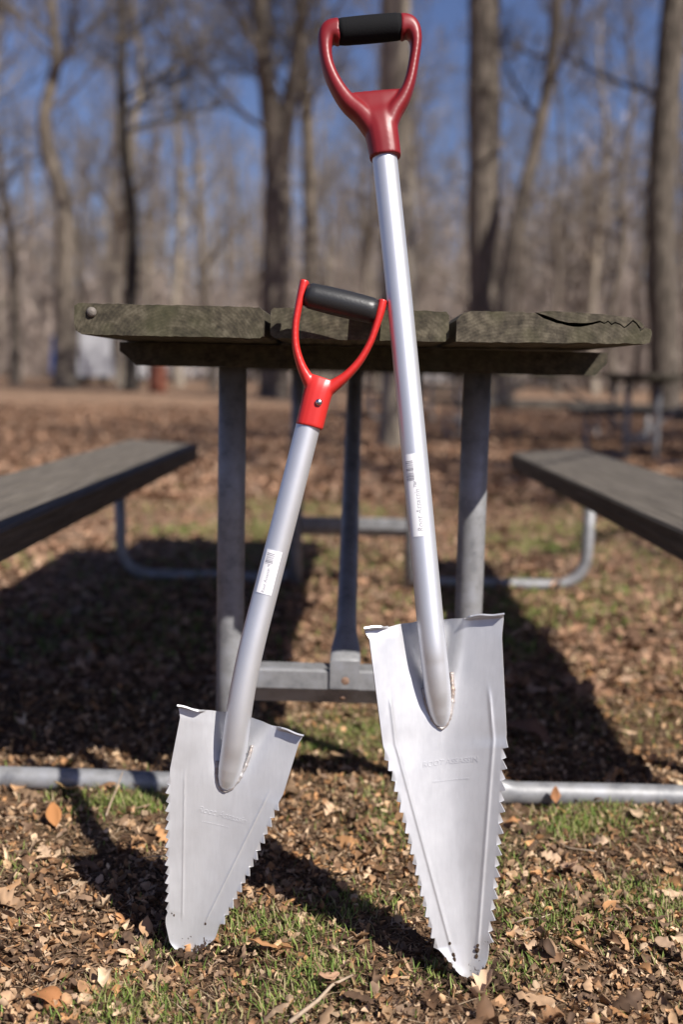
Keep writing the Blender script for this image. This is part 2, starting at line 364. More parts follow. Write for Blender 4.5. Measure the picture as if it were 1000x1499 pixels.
def bolt_head(mb, c, n, r, h):
    c = Vector(c); n = Vector(n).normalized()
    mb.tube([c-n*.002, c+n*h*.3, c+n*h*.75, c+n*h], [r, r, r*.72, r*.2], 14)

def make_table():
    """origin = ground below the near left corner side; x across, y along"""
    t = empty('picnic_table')
    zt, zb = .7587, .7215
    # right plank with a split: lower body and the sliver above the split
    low = [(.1575, zb+.001), (.385, zb+.0035), (.392, .727), (.394, .738), (.392, .742), (.386, .7435), (.380, .7405), (.3745, .749), (.3705, .7515), (.361, .7425), (.3555, .7465), (.349, .749), (.345, .7465), (.3405, .750), (.336, .7475), (.331, .7495),
           (.322, .7465), (.307, .7438), (.292, .7445), (.278, .748), (.262, .7535), (.252, .7595), (.235, .7600), (.175, .7600), (.165, .758), (.1575, .749)]
    o = plank_mesh(low, 1.36, 3.85, 14, .0007, 3).build('tabletop_plank', M_plankC, t)
    o['label'] = 'right tabletop plank with a jagged split'
    hi = [(.2535, .7598), (.2655, .7563), (.280, .7513), (.293, .7487), (.307, .7480), (.321, .7492), (.3305, .7515), (.336, .7492), (.3405, .7518), (.345, .7483), (.349, .7508), (.3555, .7484), (.361, .7447), (.3705, .7534), (.375, .7505), (.381, .7437), (.3855, .7455), (.380, .7515), (.370, .7560), (.340, .7590), (.300, .7610), (.265, .7615)]
    sl_ = plank_mesh(hi, 1.3605, 3.85, 14, .0003, 4).build('split_sliver', M_plankC, o)
    p = [(-.3075, zb+.004), (-.300, zb), (-.082, zb), (-.0785, zb+.003), (-.0785, zt-.004), (-.083, zt-.0003), (-.14, zt+.0004), (-.3045, zt), (-.309, zt-.003), (-.3095, zb+.01)]
    a = plank_mesh(p, 1.36, 3.85, 14, .0007, 1).build('tabletop_plank', M_plankA, t)
    mb = MB(); bolt_head(mb, (-.288, 1.3595, .7485), (0, -1, 0), .0062, .004); mb.build('bolt', M_oldbolt, a)
    plank_mesh(rect(-.070, .149, zb+.001, zt+.0006, .004), 1.372, 3.845, 14, .0007, 2).build('tabletop_plank', M_plankB, t)
    # cleats under the planks
    for yc in (1.61, 2.60, 3.50):
        mb = MB(); z0, z1 = .6865, .7195
        prof = [(-.283, z0), (.380, z0), (.397, z0+.018), (.397, z1), (-.308, z1), (-.308, z0+.020)]
        vs = [(x, y, z) for y in (yc, yc+.089) for x, z in prof]; n = 6
        mb.add(vs, [tuple(range(n)), tuple(n+i for i in reversed(range(n)))] + [(i, n+i, n+(i+1) % n, (i+1) % n) for i in range(n)], False)
        mb.build('cleat', M_cleat, t)
    # end frames
    for fy, inw in ((1.70, 1), (3.52, -1)):
        for px, out in ((-.1535, -1), (.2205, 1)):
            mb = MB(); mb.tube([(px, fy, -.06), (px, fy, .2), (px, fy, .45), (px, fy, .6862)], .0215, 22)
            po = mb.build('post', M_galv, t)
            # bench support: along the ground, bend, up to the bench
            ex = .790 if out > 0 else -.725
            top = .385
            pts = [(px+out*.021, fy+.004, .030), (px+out*.05, fy+.018, .018)]
            pts += [(px+out*.09, fy+.022, .014), (px+out*.25, fy+.022, .016), (ex-out*.10, fy+.022, .016)]
            for k in range(1, 7):
                th = k/6*math.pi/2
                pts.append((ex-out*.10+out*.10*math.sin(th), fy+.022, .116-.10*math.cos(th)))
            pts.append((ex+out*.005, fy+.022, top))
            mb = MB(); mb.tube(pts, [.0185]*len(pts), 18, squash=[(1.3, .35), (1.2, .7)]+[(1, 1)]*(len(pts)-2))
            mb.build('bench_support_pipe', M_galv, t)
        # lower cross member, bent sheet between the posts
        mb = MB(); q = 1
        prof = [(fy-.020, .222), (fy-.0245, .219), (fy-.0245, .192), (fy-.006, .1655), (fy-.002, .1655), (fy-.019, .193), (fy-.019, .217), (fy+.02, .217), (fy+.02, .222)]
        vs = [(x, y, z) for x in (-.134, .201) for y, z in prof]; n = len(prof)
        mb.add(vs, [tuple(reversed(range(n))), tuple(n+i for i in range(n))] + [(i, (i+1) % n, n+(i+1) % n, n+i) for i in range(n)], False)
        cm = mb.build('cross_member', M_galv, t)
        mb = MB(); bolt_head(mb, (.030, fy-.0245, .207), (0, -1, 0), .0105, .005); mb.build('bolt', M_rust, cm)
        mb = MB(); bolt_head(mb, (.026, fy-.014, .176), (0, -1, -.6), .0045, .003); mb.build('bolt_end', M_rust, cm)
        # mounting tab
        mb = MB(); mb.box(.006, .052, fy-.0285, fy-.0248, .194, .238); mb.build('brace_tab', M_galv, cm)
        # diagonal brace up to the middle of the top
        A = Vector((.029, fy-.014*inw, .226)); B = Vector((.030, 2.6-.06*inw, .700))
        dr = (B-A).normalized()
        pts = [A, A+dr*.02, A+dr*.045, A+dr*.075, A+dr*.1, A.lerp(B, .5), B-dr*.06, B-dr*.02, B]
        mb = MB(); mb.tube(pts, [.0165]*9, 20, ref=Vector((1, 0, 0)), squash=[(1.45, .22), (1.45, .22), (1.38, .4), (1.1, .85), (1, 1), (1, 1), (1, 1), (1.3, .5), (1.4, .25)])
        mb.build('diagonal_brace', M_galv, t)
    # benches, tipped slightly outwards
    for xi, xo, zi, zo, s in ((.600, .839, .429, .452, 5), (-.502, -.735, .432, .446, 6)):
        mb = plank_mesh(rect(0, abs(xo-xi), -.054, 0, .005), 1.50, 3.74, 14, .001, s)
        sg = 1 if xo > xi else -1
        ang = math.atan2(zo-zi, abs(xo-xi))
        V = []
        for (x, y, z) in mb.v:
            xx = x*math.cos(ang)-z*math.sin(ang); zz = x*math.sin(ang)+z*math.cos(ang)
            V.append((xi+sg*xx - (.020*(y-1.5) if sg > 0 else 0), y, zi+zz))
        mb.v = V
        if sg < 0: mb.f = [tuple(reversed(f)) for f in mb.f]
        mb.build('bench_plank', M_bench, t)
    # the table stands turned slightly clockwise
    M = Matrix.Translation((.043, 1.36, 0)) @ Matrix.Rotation(rad(-1.75), 4, 'Z') @ Matrix.Translation((-.043, -1.36, 0))
    def turn(o):
        if o.type == 'MESH': o.data.transform(M)
        for c in o.children: turn(c)
    turn(t)
    return t
table = make_table()
tag(table, 'weathered picnic table with steel pipe legs that both shovels lean against', 'picnic table')

# ------------------------------------------------------------------ shovels
class Frame:
    def __init__(s, o, U, V, N): s.o, s.U, s.V, s.N = Vector(o), Vector(U), Vector(V), Vector(N)
    def __call__(s, u, v, n=0): return s.o + s.U*u + s.V*v + s.N*n
FB = Frame((.1295, 1.2614, .3970), (.9926, .0240, .1188), (.1212, -.1969, -.9729), (0, -.9801, .1983))
FS = Frame((-.0921, 1.2722, .2727), (.9776, -.0277, -.2086), (-.2104, -.1289, -.9691), (0, -.9913, .1319))

def blade(root, fr, S):
    L, R, tip = S['left'], S['right'], S['tip']
    t0, t1, nt_ = S['t0'], S['t1'], S['nt']
    rows = [0, .0004, .0008, .0012, .0016, .002, .0025, .003, .0036, .005, .0065, .008, .0095, .011, .0125, .0145, .017, .021, .027]
    v = .033
    while v < t0-.004: rows.append(v); v += .006
    pitch = (t1-t0)/nt_
    rowinfo = [(v, 0, 0) for v in rows]
    for k in range(nt_):
        a = t0+k*pitch
        for fr_, amp in ((0, 0), (.2, .2), (.45, .48), (.7, .78), (.9, 1.0), (.97, .5)):
            rowinfo.append((a+fr_*pitch, amp, k))
    v = t1+.002
    while v < tip-.0005:
        rowinfo.append((v, 0, 0)); v += .003
    rowinfo.append((tip, 0, 0))
    NC = 130
    amp_ = S['amp']
    def height(u, v, wl, wr):
        s = u/max(wr, .01) if u > 0 else u/max(wl, .01)
        h = S['curve']*(abs(s)**1.7)*min(1, .35+.9*(1-v/tip))*(.078)
        # valley for the pole
        uv = u - S['vu']
        h -= S['vd']*(1-sstep(-.02, S['vl'], v))*math.exp(-(abs(uv)/(.024-.011*min(1, v/S['vl'])))**1.7)
        # rolled foot steps
        for (a, b) in S['lips']:
            m = sstep(a-.004, a+.004, u)*(1-sstep(b-.004, b+.004, u))
            if v < .0035: h += (.0125+.02*max(0, abs(u)-.072))*m*(1-sstep(-.001, .0035, v))
        # long pressed ribs
        for rib in S['ribs']:
            if rib[0][1]-.006 < v < rib[-1][1]+.004:
                uc = interp(v, [(q[1], q[0]) for q in rib])
                e = sstep(rib[0][1]-.006, rib[0][1]+.008, v)*(1-sstep(rib[-1][1]-.008, rib[-1][1]+.004, v))
                h += S['ribw']*.8*e*math.exp(-((u-uc)/S['ribw'])**2)
        return h
    vs = []
    for ri, (v, amp, k) in enumerate(rowinfo):
        wl, wr = -interp(v, L), interp(v, R)
        for c in range(NC+1):
            s = c/NC
            u = -wl + (wl+wr)*s
            n = height(u, v, wl, wr)
            if amp > 0:
                if c == 0: u -= amp_*amp*S['kl']; n += (.0022 if k % 2 else -.0016)*amp
                if c == NC: u += amp_*amp; n += (.0036 if k % 2 == 0 else -.0016)*amp
            if c in (0, NC) and v < .01: u += (-1 if c == 0 else 1)*.0
            top = 0
            if v == 0: top = -.003*math.exp(-((u-S['vu'])/.03)**2)*0
            vs.append(fr(u, v+top+(0.0008*math.sin(u*90)+.0006*math.sin(u*210) if v < .002 else 0), n))
    W = NC+1
    fs = [(r*W+c, (r+1)*W+c, (r+1)*W+c+1, r*W+c+1) for r in range(len(rowinfo)-1) for c in range(NC)]
    mb = MB(); mb.add(vs, fs, True)
    o = mb.build('blade', M_blade, root)
    finish(o, ('SOLIDIFY', dict(thickness=.0019, offset=-1 if S['flip'] else 1)), ('BEVEL', dict(width=.0004, segments=1, limit_method='ANGLE', angle_limit=rad(50))))
    o.data.polygons.foreach_set('use_smooth', [True]*len(o.data.polygons))
    try: o.data.set_sharp_from_angle(angle=rad(35))
    except Exception: pass
    def surf(u, v, n=0):
        wl, wr = -interp(v, L), interp(v, R)
        return fr(u, v, height(u, v, wl, wr)+n)
    return o, surf

def text_mesh(body, size, extrude, shear=0, align='CENTER'):
    cu = bpy.data.curves.new('t', 'FONT'); cu.body = body; cu.size = size; cu.extrude = extrude; cu.shear = shear
    cu.align_x = align; cu.align_y = 'CENTER'; cu.resolution_u = 2
    o = bpy.data.objects.new('t', cu); col.objects.link(o)
    dg = bpy.context.evaluated_depsgraph_get(); me = bpy.data.meshes.new_from_object(o.evaluated_get(dg), depsgraph=dg)
    bpy.data.objects.remove(o); bpy.data.curves.remove(cu)
    return me

def emboss(blade_o, surf, body, size, u, v, ang=0, shear=.2):
    me = text_mesh(body, size, .00026, shear)
    for vt in me.vertices:
        x, y, z = vt.co; xr = x*math.cos(ang)-y*math.sin(ang); yr = x*math.sin(ang)+y*math.cos(ang)
        vt.co = surf(u+xr, v-yr, z+.00018)
    me.materials.clear(); return link('embossed_lettering', me, M_blade, blade_o)

def pole_sticker(pole_o, line, r, t0, t1, a0, a1, S):
    """sticker wrapped on the shaft; distances run down the centreline"""
    cum = [0]
    for a, b in zip(line, line[1:]): cum.append(cum[-1]+(b-a).length)
    def at(t):
        for i in range(len(line)-1):
            if t <= cum[i+1]: return line[i].lerp(line[i+1], (t-cum[i])/(cum[i+1]-cum[i]))
        return line[-1]
    A = at(t0); B = at(t1); ax = (B-A).normalized()
    view = (Vector((0, 0, .68)) - A.lerp(B, .5)); F_ = (view - ax*view.dot(ax)).normalized(); R_ = -ax.cross(F_)
    if R_.x < 0: R_ = -R_
    def P(a, t, h): return at(t) + (F_*math.cos(a)+R_*math.sin(a))*(r+h)
    def patch(mb, aa, ab, ta, tb, h, na=8, nt2=1):
        vs = [P(aa+(ab-aa)*i/na, ta+(tb-ta)*j/nt2, h) for j in range(nt2+1) for i in range(na+1)]
        fs = [(j*(na+1)+i, (j+1)*(na+1)+i, (j+1)*(na+1)+i+1, j*(na+1)+i+1) for j in range(nt2) for i in range(na)]
        mb.add(vs, fs, True)
    mb = MB(); patch(mb, a0, a1, t0, t1, .0003, 14, 10); st = mb.build('label_sticker', M_sticker, pole_o)
    finish(st, ('SOLIDIFY', dict(thickness=.00012, offset=0))); st.data.set_sharp_from_angle(angle=rad(30))
    mb = MB(); rr = random.Random(5); t = t0+S['bar'][0]
    while t < t0+S['bar'][1]:
        h = rr.choice((.0003, .0005, .0008, .0011)); patch(mb, a0+S['bara'][0], a0+S['bara'][1], t, t+h, .0006, 6); t += h+rr.choice((.0005, .0008, .0012))
    mb.build('barcode', M_ink, st)
    for body, size, tc, ac in S['texts']:
        me = text_mesh(body, size, 0, .25)
        for vt in me.vertices:
            x, y, z = vt.co       # reads upwards
            vt.co = P(ac - y/r, tc - x, .0006)
        me.materials.clear(); link('printed_lettering', me, M_ink, st)
    return st

def weld_bead(mb, surf, pts, r, seed):
    rr = random.Random(seed); P = []
    for (a, b) in zip(pts, pts[1:]):
        k = max(2, int(math.dist(a, b)/.002))
        for j in range(k): P.append((a[0]+(b[0]-a[0])*j/k, a[1]+(b[1]-a[1])*j/k))
    P.append(pts[-1])
    W = [surf(u+rr.uniform(-.0004, .0004), v, .0012) for u, v in P]
    mb.tube(W, [r*(.75+.45*rr.random()) for _ in W], 8)

def blob(mb, c, r, seed, squash=(1, 1, 1), nlat=6, nlon=8):
    rr = random.Random(seed); vs = []
    for i in range(nlat+1):
        for k in range(nlon):
            th = math.pi*i/nlat; ph = 2*math.pi*k/nlon
            q = r*(.75+.5*rr.random())
            vs.append(Vector(c)+Vector((q*math.sin(th)*math.cos(ph)*squash[0], q*math.sin(th)*math.sin(ph)*squash[1], q*math.cos(th)*squash[2])))
    mb.add(vs, [(i*nlon+k, (i+1)*nlon+k, (i+1)*nlon+(k+1) % nlon, i*nlon+(k+1) % nlon) for i in range(nlat) for k in range(nlon)], False)

def pole_mesh(root, pts, rads, m=M_pole, bore=None):
    # smooth the centreline (Catmull-Rom)
    P = [Vector(p) for p in pts]; out = []; ro = []
    for i in range(len(P)-1):
        p0 = P[max(i-1, 0)]; p1 = P[i]; p2 = P[i+1]; p3 = P[min(i+2, len(P)-1)]
        k = 12
        for j in range(k):
            t = j/k
            out.append(.5*((2*p1)+(p2-p0)*t+(2*p0-5*p1+4*p2-p3)*t*t+(3*p1-p0-3*p2+p3)*t**3)); ro.append(rads[i]+(rads[i+1]-rads[i])*t)
    out.append(P[-1]); ro.append(rads[-1])
    mb = MB(); mb.tube(out, ro, 36); o = mb.build('pole', m, root); return o, out

# --- large shovel
big = empty('long_shovel', (.180, 1.18, 0)); bpy.context.view_layer.update()
def adopt(root):
    """parts were modelled in world coordinates: hang them on the root without moving them"""
    inv = Matrix.Translation(root.location).inverted()
    def rec(o):
        if o.type == 'MESH': o.data.transform(inv)
        for c in o.children: rec(c)
    for c in root.children: rec(c)
SB = dict(left=[(0, -.0806), (.006, -.079), (.0129, -.0756), (.1356, -.0725), (.1678, -.064), (.2429, -.0522), (.325, -.0414), (.3679, -.0342), (.3735, -.0298), (.3922, -.0180), (.403, -.0090), (.4134, -.0010), (.42, .0025)],
          right=[(0, .0806), (.006, .0805), (.0246, .0763), (.1386, .069), (.15, .0635), (.2269, .0516), (.3104, .0358), (.3628, .0236), (.374, .0235), (.386, .0205), (.398, .0140), (.4073, .0090), (.42, .0050)],
          tip=.42, t0=.140, t1=.368, nt=19, amp=.0052, kl=.85, curve=.24, vu=.000, vd=.043, vl=.122,
          lips=[(-.10, -.056), (.040, .10)], ribs=[[(-.0589, .082), (-.058, .1332), (-.0172, .3774)], [(.0557, .086), (.0543, .141), (.010, .3803)]], ribw=.0019, flip=True)
bl, surfB = blade(big, FB, SB)
pole_pts = [FB(.0022, -.60, .010), FB(.0018, -.40, .010), FB(-.0005, -.2, .013), FB(-.0035, 0, .016), FB(-.0034, .05, .0125), FB(-.0028, .078, .0078), FB(-.0024, .093, .0030), FB(-.0021, .106, .0006), FB(-.0018, .116, -.0012), FB(-.0016, .1225, -.003)]
pb, lineB = pole_mesh(big, pole_pts, [.0150, .0150, .0153, .0155, .0155, .0153, .0145, .0125, .0095, .004])
mb = MB(); weld_bead(mb, surfB, [(.0165, .062), (.0160, .078), (.0145, .090), (.0118, .102), (.0085, .112), (.003, .1215), (-.002, .1245), (-.0065, .1215), (-.011, .113), (-.0145, .103), (-.0175, .090), (-.0185, .076)], .0024, 3)
mb.build('weld_seam', M_weld, big)
emboss(bl, surfB, 'ROOT ASSASSIN', .0088, .003, .163, 0, .15)
def emboss_ticks(bl, surf, u0, u1, v, h, seed, slope=0):
    """the small second line, too fine to read, as tiny raised strokes"""
    rr = random.Random(seed); mb = MB(); u = u0
    while u < u1:
        wd = rr.uniform(.0006, .0018)
        vv = v+slope*(u-u0)
        q = [surf(u, vv, .0004), surf(u+wd, vv, .0004), surf(u+wd, vv+h, .0004), surf(u, vv+h, .0004)]
        p = [surf(u, vv, 0), surf(u+wd, vv, 0), surf(u+wd, vv+h, 0), surf(u, vv+h, 0)]
        mb.add(p+q, [(4, 5, 6, 7), (0, 1, 5, 4), (1, 2, 6, 5), (2, 3, 7, 6), (3, 0, 4, 7)], False); u += wd+rr.uniform(.0006, .0022)
    mb.build('embossed_line', M_blade, bl)
emboss_ticks(bl, surfB, -.019, .024, .183, .0016, 4)
# handle of the large shovel
def blob_sweep(mb, fr, pts, ref=None, sides=18):
    """pts: (u, v, n, half width in the handle plane, half depth)"""
    P = [fr(p[0], p[1], p[2]) for p in pts]
    n = len(P); vs = []
    for i in range(n):
        t = (P[min(i+1, n-1)]-P[max(i-1, 0)]).normalized()
        d = fr.N; s = t.cross(d).normalized()
        for k in range(sides):
            th = 2*math.pi*k/sides
            c, q = math.cos(th), math.sin(th)
            c = math.copysign(abs(c)**.8, c); q = math.copysign(abs(q)**.8, q)
            vs.append(P[i]+s*(pts[i][3]*c)+d*(pts[i][4]*q))
    fs = [(i*sides+k, i*sides+(k+1) % sides, (i+1)*sides+(k+1) % sides, (i+1)*sides+k) for i in range(n-1) for k in range(sides)]
    fs += [tuple(reversed(range(sides))), tuple((n-1)*sides+k for k in range(sides))]
    mb.add(vs, fs, True)
def dense(pts, k=5):
    out = []
    for i in range(len(pts)-1):
        p0 = pts[max(i-1, 0)]; p1 = pts[i]; p2 = pts[i+1]; p3 = pts[min(i+2, len(pts)-1)]
        for j in range(k):
            t = j/k
            out.append(tuple(.5*((2*b)+(c-a)*t+(2*a-5*b+4*c-d)*t*t+(3*b-a-3*c+d)*t**3) for a, b, c, d in zip(p0, p1, p2, p3)))
    out.append(pts[-1]); return out
mb = MB()
NN = .010
blob_sweep(mb, FB, dense([(.003, -.553, NN, .0190, .0190), (.003, -.562, NN, .0192, .0192), (.002, -.580, NN, .0200, .0197), (.001, -.592, NN, .0212, .0185), (-.001, -.604, NN, .0265, .0160), (-.002, -.614, NN, .0325, .0120), (-.002, -.624, NN, .0375, .0090), (-.002, -.629, NN, .039, .0075), (-.002, -.633, NN, .040, .006), (-.002, -.636, NN, .040, .004)]))
blob_sweep(mb, FB, dense([(-.008, -.590, NN, .013, .0165), (-.020, -.608, NN, .0115, .0160), (-.035, -.625, NN, .0105, .0150), (-.047, -.648, NN, .0088, .0145), (-.0540, -.672, NN, .0078, .0140), (-.0550, -.693, NN, .0080, .0142), (-.0525, -.706, NN, .0105, .0148), (-.046, -.713, NN, .0145, .0155), (-.036, -.7135, NN, .0155, .0158)]))
blob_sweep(mb, FB, dense([(.009, -.590, NN, .012, .0165), (.018, -.606, NN, .0105, .0160), (.031, -.622, NN, .0085, .0150), (.0415, -.642, NN, .0070, .0145), (.0495, -.668, NN, .0064, .0140), (.0545, -.690, NN, .0070, .0142), (.0530, -.704, NN, .0100, .0148), (.047, -.711, NN, .0142, .0155), (.038, -.7125, NN, .0155, .0158)]))
ho = mb.build('handle', M_darkred, big)
finish(ho, ('REMESH', dict(mode='VOXEL', voxel_size=.0013, use_smooth_shade=True)), ('SMOOTH', dict(factor=.6, iterations=9)))
ho.data.materials.clear(); ho.data.materials.append(M_darkred)
mb = MB(); mb.tube([FB(-.0375+.0765*i/12, -.7135-.0000*i, NN) for i in range(13)], [.0150]+[.0157+.0006*math.sin(math.pi*i/12) for i in range(1, 12)]+[.0150], 28)
mb.build('grip', M_foam, big)
pole_sticker(pb, lineB, .0154, .406, .502, rad(-52), rad(30),
             dict(bar=(.008, .031), bara=(rad(6), rad(42)), texts=[('Root Assassin\u2122', .0088, .406+.062, rad(-2)), ('8 61429 00032', .0030, .205+.02, rad(12))][:1]))
for (u, v, r) in [(-.0195, .365, .0014), (-.0172, .3785, .0022), (-.0165, .3835, .0021), (.0105, .3765, .0024), (.0095, .3835, .0022), (.0118, .371, .0017), (.026, .392, .003), (.0235, .397, .0035), (.015, .406, .003), (-.023, .388, .003), (-.012, .403, .003), (-.027, .381, .0022)]:
    mb = MB(); blob(mb, surfB(u, v, .0002), r, int(u*1e4), (1, .4, 1.3), 7, 9); mb.build('dried_mud', M_mud, big)
adopt(big)
tag(big, 'taller shovel with dark red D handle and black foam grip', 'shovel')

# --- small shovel
small = empty('short_shovel', (-.153, 1.235, 0))
SS = dict(left=[(0, -.0761), (.006, -.0735), (.0139, -.0703), (.0772, -.0677), (.0973, -.0636), (.176, -.0462), (.2388, -.0312), (.2475, -.0328), (.2552, -.0312), (.2761, -.0212), (.2850, -.010), (.292, .000), (.296, .003)],
          right=[(0, .0761), (.006, .0745), (.0112, .0727), (.0788, .0682), (.0876, .0638), (.1615, .0510), (.2228, .0362), (.2409, .0310), (.2594, .0296), (.2797, .0140), (.29, .0075), (.296, .0045)],
          tip=.296, t0=.084, t1=.240, nt=15, amp=.0046, kl=.9, curve=.13, vu=.000, vd=.034, vl=.088,
          lips=[(-.10, -.047), (.046, .10)], ribs=[[(-.0503, .0773), (-.0132, .247)], [(.0515, .0786), (.0137, .2449)]], ribw=.0011, flip=True)
bs, surfS = blade(small, FS, SS)
pole_pts = [FS(-.0022, -.40, .010), FS(-.0040, -.27, .010), FS(-.0062, -.16, .010), FS(-.0074, -.09, .0125), FS(-.0062, -.04, .0130), FS(-.0034, 0, .0115), FS(-.0008, .028, .0082), FS(.0002, .045, .0040), FS(.0006, .060, .0018), FS(.0008, .073, .0000), FS(.0008, .081, -.0014), FS(.0008, .0865, -.003)]
ps, lineS = pole_mesh(small, pole_pts, [.0146, .0146, .0147, .0149, .0150, .0152, .0153, .0150, .0142, .0122, .0094, .004])
mb = MB(); weld_bead(mb, surfS, [(.0195, .030), (.0190, .044), (.0170, .058), (.0135, .072), (.008, .083), (.002, .0885), (-.004, .0870), (-.0095, .081), (-.0135, .070), (-.0160, .056)], .0021, 9)
mb.build('weld_seam', M_weld, small)
emboss(bs, surfS, 'Root Assassin', .0105, .004, .1165, rad(-1), .3)
emboss_ticks(bs, surfS, -.018, .014, .129, .0009, 8)
NN = .010
mb = MB()
blob_sweep(mb, FS, dense([(-.0012, -.354, NN, .0162, .0168), (-.0012, -.36, NN, .0166, .0170), (-.001, -.385, NN, .0168, .0165), (.000, -.402, NN, .0175, .0150), (.001, -.414, NN, .0200, .0110)]))
blob_sweep(mb, FS, dense([(-.004, -.396, NN, .0095, .0125), (-.016, -.409, NN, .0075, .0120), (-.0275, -.423, NN, .0056, .0120), (-.0385, -.443, NN, .0047, .0118), (-.0445, -.466, NN, .0043, .0112), (-.0462, -.488, NN, .0046, .0108), (-.0462, -.508, NN, .0056, .0110), (-.0462, -.521, NN, .0058, .0105)]))
blob_sweep(mb, FS, dense([(.004, -.396, NN, .0095, .0125), (.016, -.409, NN, .0075, .0120), (.0275, -.423, NN, .0056, .0120), (.0385, -.443, NN, .0047, .0118), (.0455, -.466, NN, .0043, .0112), (.0482, -.488, NN, .0046, .0108), (.0490, -.506, NN, .0056, .0110), (.0492, -.520, NN, .0058, .0105)]))
ho = mb.build('handle', M_red, small)
finish(ho, ('REMESH', dict(mode='VOXEL', voxel_size=.0011, use_smooth_shade=True)), ('SMOOTH', dict(factor=.5, iterations=6)))
ho.data.materials.clear(); ho.data.materials.append(M_red)
mb = MB(); mb.tube([FS(-.0415+.0865*i/14, -.5055, NN) for i in range(15)], [.0128]+[.0150+.0012*math.sin(math.pi*i/14) for i in range(1, 14)]+[.0128], 28)
mb.build('grip', M_rubber, small)
mb = MB(); mb.tube([FS(.0035, -.3835, NN+.0155), FS(.0035, -.3835, NN+.0185), FS(.0035, -.3835, NN+.0198), FS(.0035, -.3835, NN+.0203)], [.0042, .0040, .0028, .0008], 16)
sc = mb.build('screw', M_steel, small)
pole_sticker(ps, lineS, .0150, .197, .249, rad(-45), rad(28),
             dict(bar=(.004, .018), bara=(rad(8), rad(44)), texts=[('Root Assassin\u2122', .0052, .197+.034, rad(-12))]))
for (u, v, r) in [(-.024, .244, .0011), (-.027, .242, .0008), (.0145, .246, .0012), (.024, .272, .0025), (.017, .2785, .0028), (.010, .284, .0028), (.028, .265, .002)]:
    mb = MB(); blob(mb, surfS(u, v, .0002), r, int(u*1e4), (1, .4, 1.3), 7, 9); mb.build('dried_mud', M_mud, small)
adopt(small)
tag(small, 'shorter shovel with bright red forked handle and black rubber grip', 'shovel')

# ------------------------------------------------------------------ trees
def make_tree(name, path, radii, seed, bark, crown_from=.35, nb=16, reach=4.0, forks=(), sides=12, dens=1.35, tw=1.0):
    """path: trunk centreline relative to the base; returns root with trunk and crown"""
    rr = random.Random(seed); root = empty(name)
    P = [Vector(p) for p in path]; pts = []; rs = []
    for i in range(len(P)-1):
        k = 5
        for j in range(k):
            t = j/k; p0 = P[max(i-1, 0)]; p1 = P[i]; p2 = P[i+1]; p3 = P[min(i+2, len(P)-1)]
            pts.append(.5*((2*p1)+(p2-p0)*t+(2*p0-5*p1+4*p2-p3)*t*t+(3*p1-p0-3*p2+p3)*t**3)); rs.append(radii[i]+(radii[i+1]-radii[i])*t)
    pts.append(P[-1]); rs.append(radii[-1])
    r_ = [r*(1+.05*math.sin(i*1.7+seed)) for i, r in enumerate(rs)]
    r_[0] *= 1.35; r_[1] *= 1.12
    mb = MB(); mb.tube(pts, r_, sides)
    starts = []
    n = len(pts)
    for f in forks:                         # extra stems leaving the trunk: list of relative point lists
        q = [Vector(p) for p in f[0]]; fr_ = f[1]
        mb.tube(q, [fr_[0]+(fr_[1]-fr_[0])*i/(len(q)-1) for i in range(len(q))], max(7, sides-2))
        for i in range(1, len(q)-1):
            for _ in range(3): starts.append((q[i].lerp(q[i+1], rr.random()), fr_[1]*.55, rr.uniform(.5, .9)))
        starts.append((q[-1], fr_[1]*.8, .9))
    mb.build('trunk', bark, root)
    H = pts[-1].z
    for b in range(nb):
        f = crown_from+(1-crown_from)*(b+rr.random())/nb
        z = f*H; i = min(range(n), key=lambda k: abs(pts[k].z-z))
        starts.append((pts[i], min(rs[i]*.5, .09), 1.25-f*.7))
    starts.append((pts[-1], rs[-1], .6))
    cb = MB()
    def branch(p, d, length, r, lev):
        k = 5 if lev == 0 else 4 if lev == 1 else 3
        q = [p.copy()]; dd = d.copy(); seg = length/k
        for i in range(k):
            dd = (dd + Vector((rr.uniform(-1, 1), rr.uniform(-1, 1), rr.uniform(-.5, .9)))*(.26 if lev < 2 else .34)).normalized()
            q.append(q[-1]+dd*seg)
        cb.tube(q, [r*(1-.8*i/k) for i in range(k+1)], 6 if lev == 0 else 4 if lev == 1 else 3, cap=False)
        if lev >= 3: return
        m = int(round({0: 6, 1: 5, 2: 3}[lev]*dens))
        for j in range(m):
            t = .25+.75*(j+rr.random())/m; a = q[min(int(t*k), k)]
            ax = Vector((rr.gauss(0, 1), rr.gauss(0, 1), rr.gauss(0, 1))).normalized()
            nd = (dd*.75+ax*.75+Vector((0, 0, .15))).normalized()
            branch(a, nd, length*rr.uniform(.38, .62), max(r*.42, .006*tw), lev+1)
    for p, r, sc_ in starts:
        a = rr.uniform(0, 2*math.pi); d = Vector((math.cos(a), math.sin(a), rr.uniform(.1, 1.0))).normalized()
        branch(p, d, reach*sc_*rr.uniform(.6, 1.1), max(r*.8, .02), 0)
    cb.build('crown', bark, root)
    return root

def path_from(base, pts, rise):
    """base (x, y), pts [(x, z)...] world -> relative trunk path with some continuation above"""
    out = [(0, 0, -.3)] + [(x-base[0], random.uniform(-.15, .15), z) for x, z in pts]
    x1, z1 = out[-1][0], out[-1][2]; x0, z0 = out[-2][0], out[-2][2]
    sx = (x1-x0)/max(z1-z0, .1)
    out.append((x1+sx*rise*.4, 0, z1+rise*.55)); out.append((x1+sx*rise*.5, 0, z1+rise)); return out
def lin(a, b, n): return [a+(b-a)*i/(n-1) for i in range(n)]
def place(root, base): root.location = (base[0], base[1], gz(*base)); return root

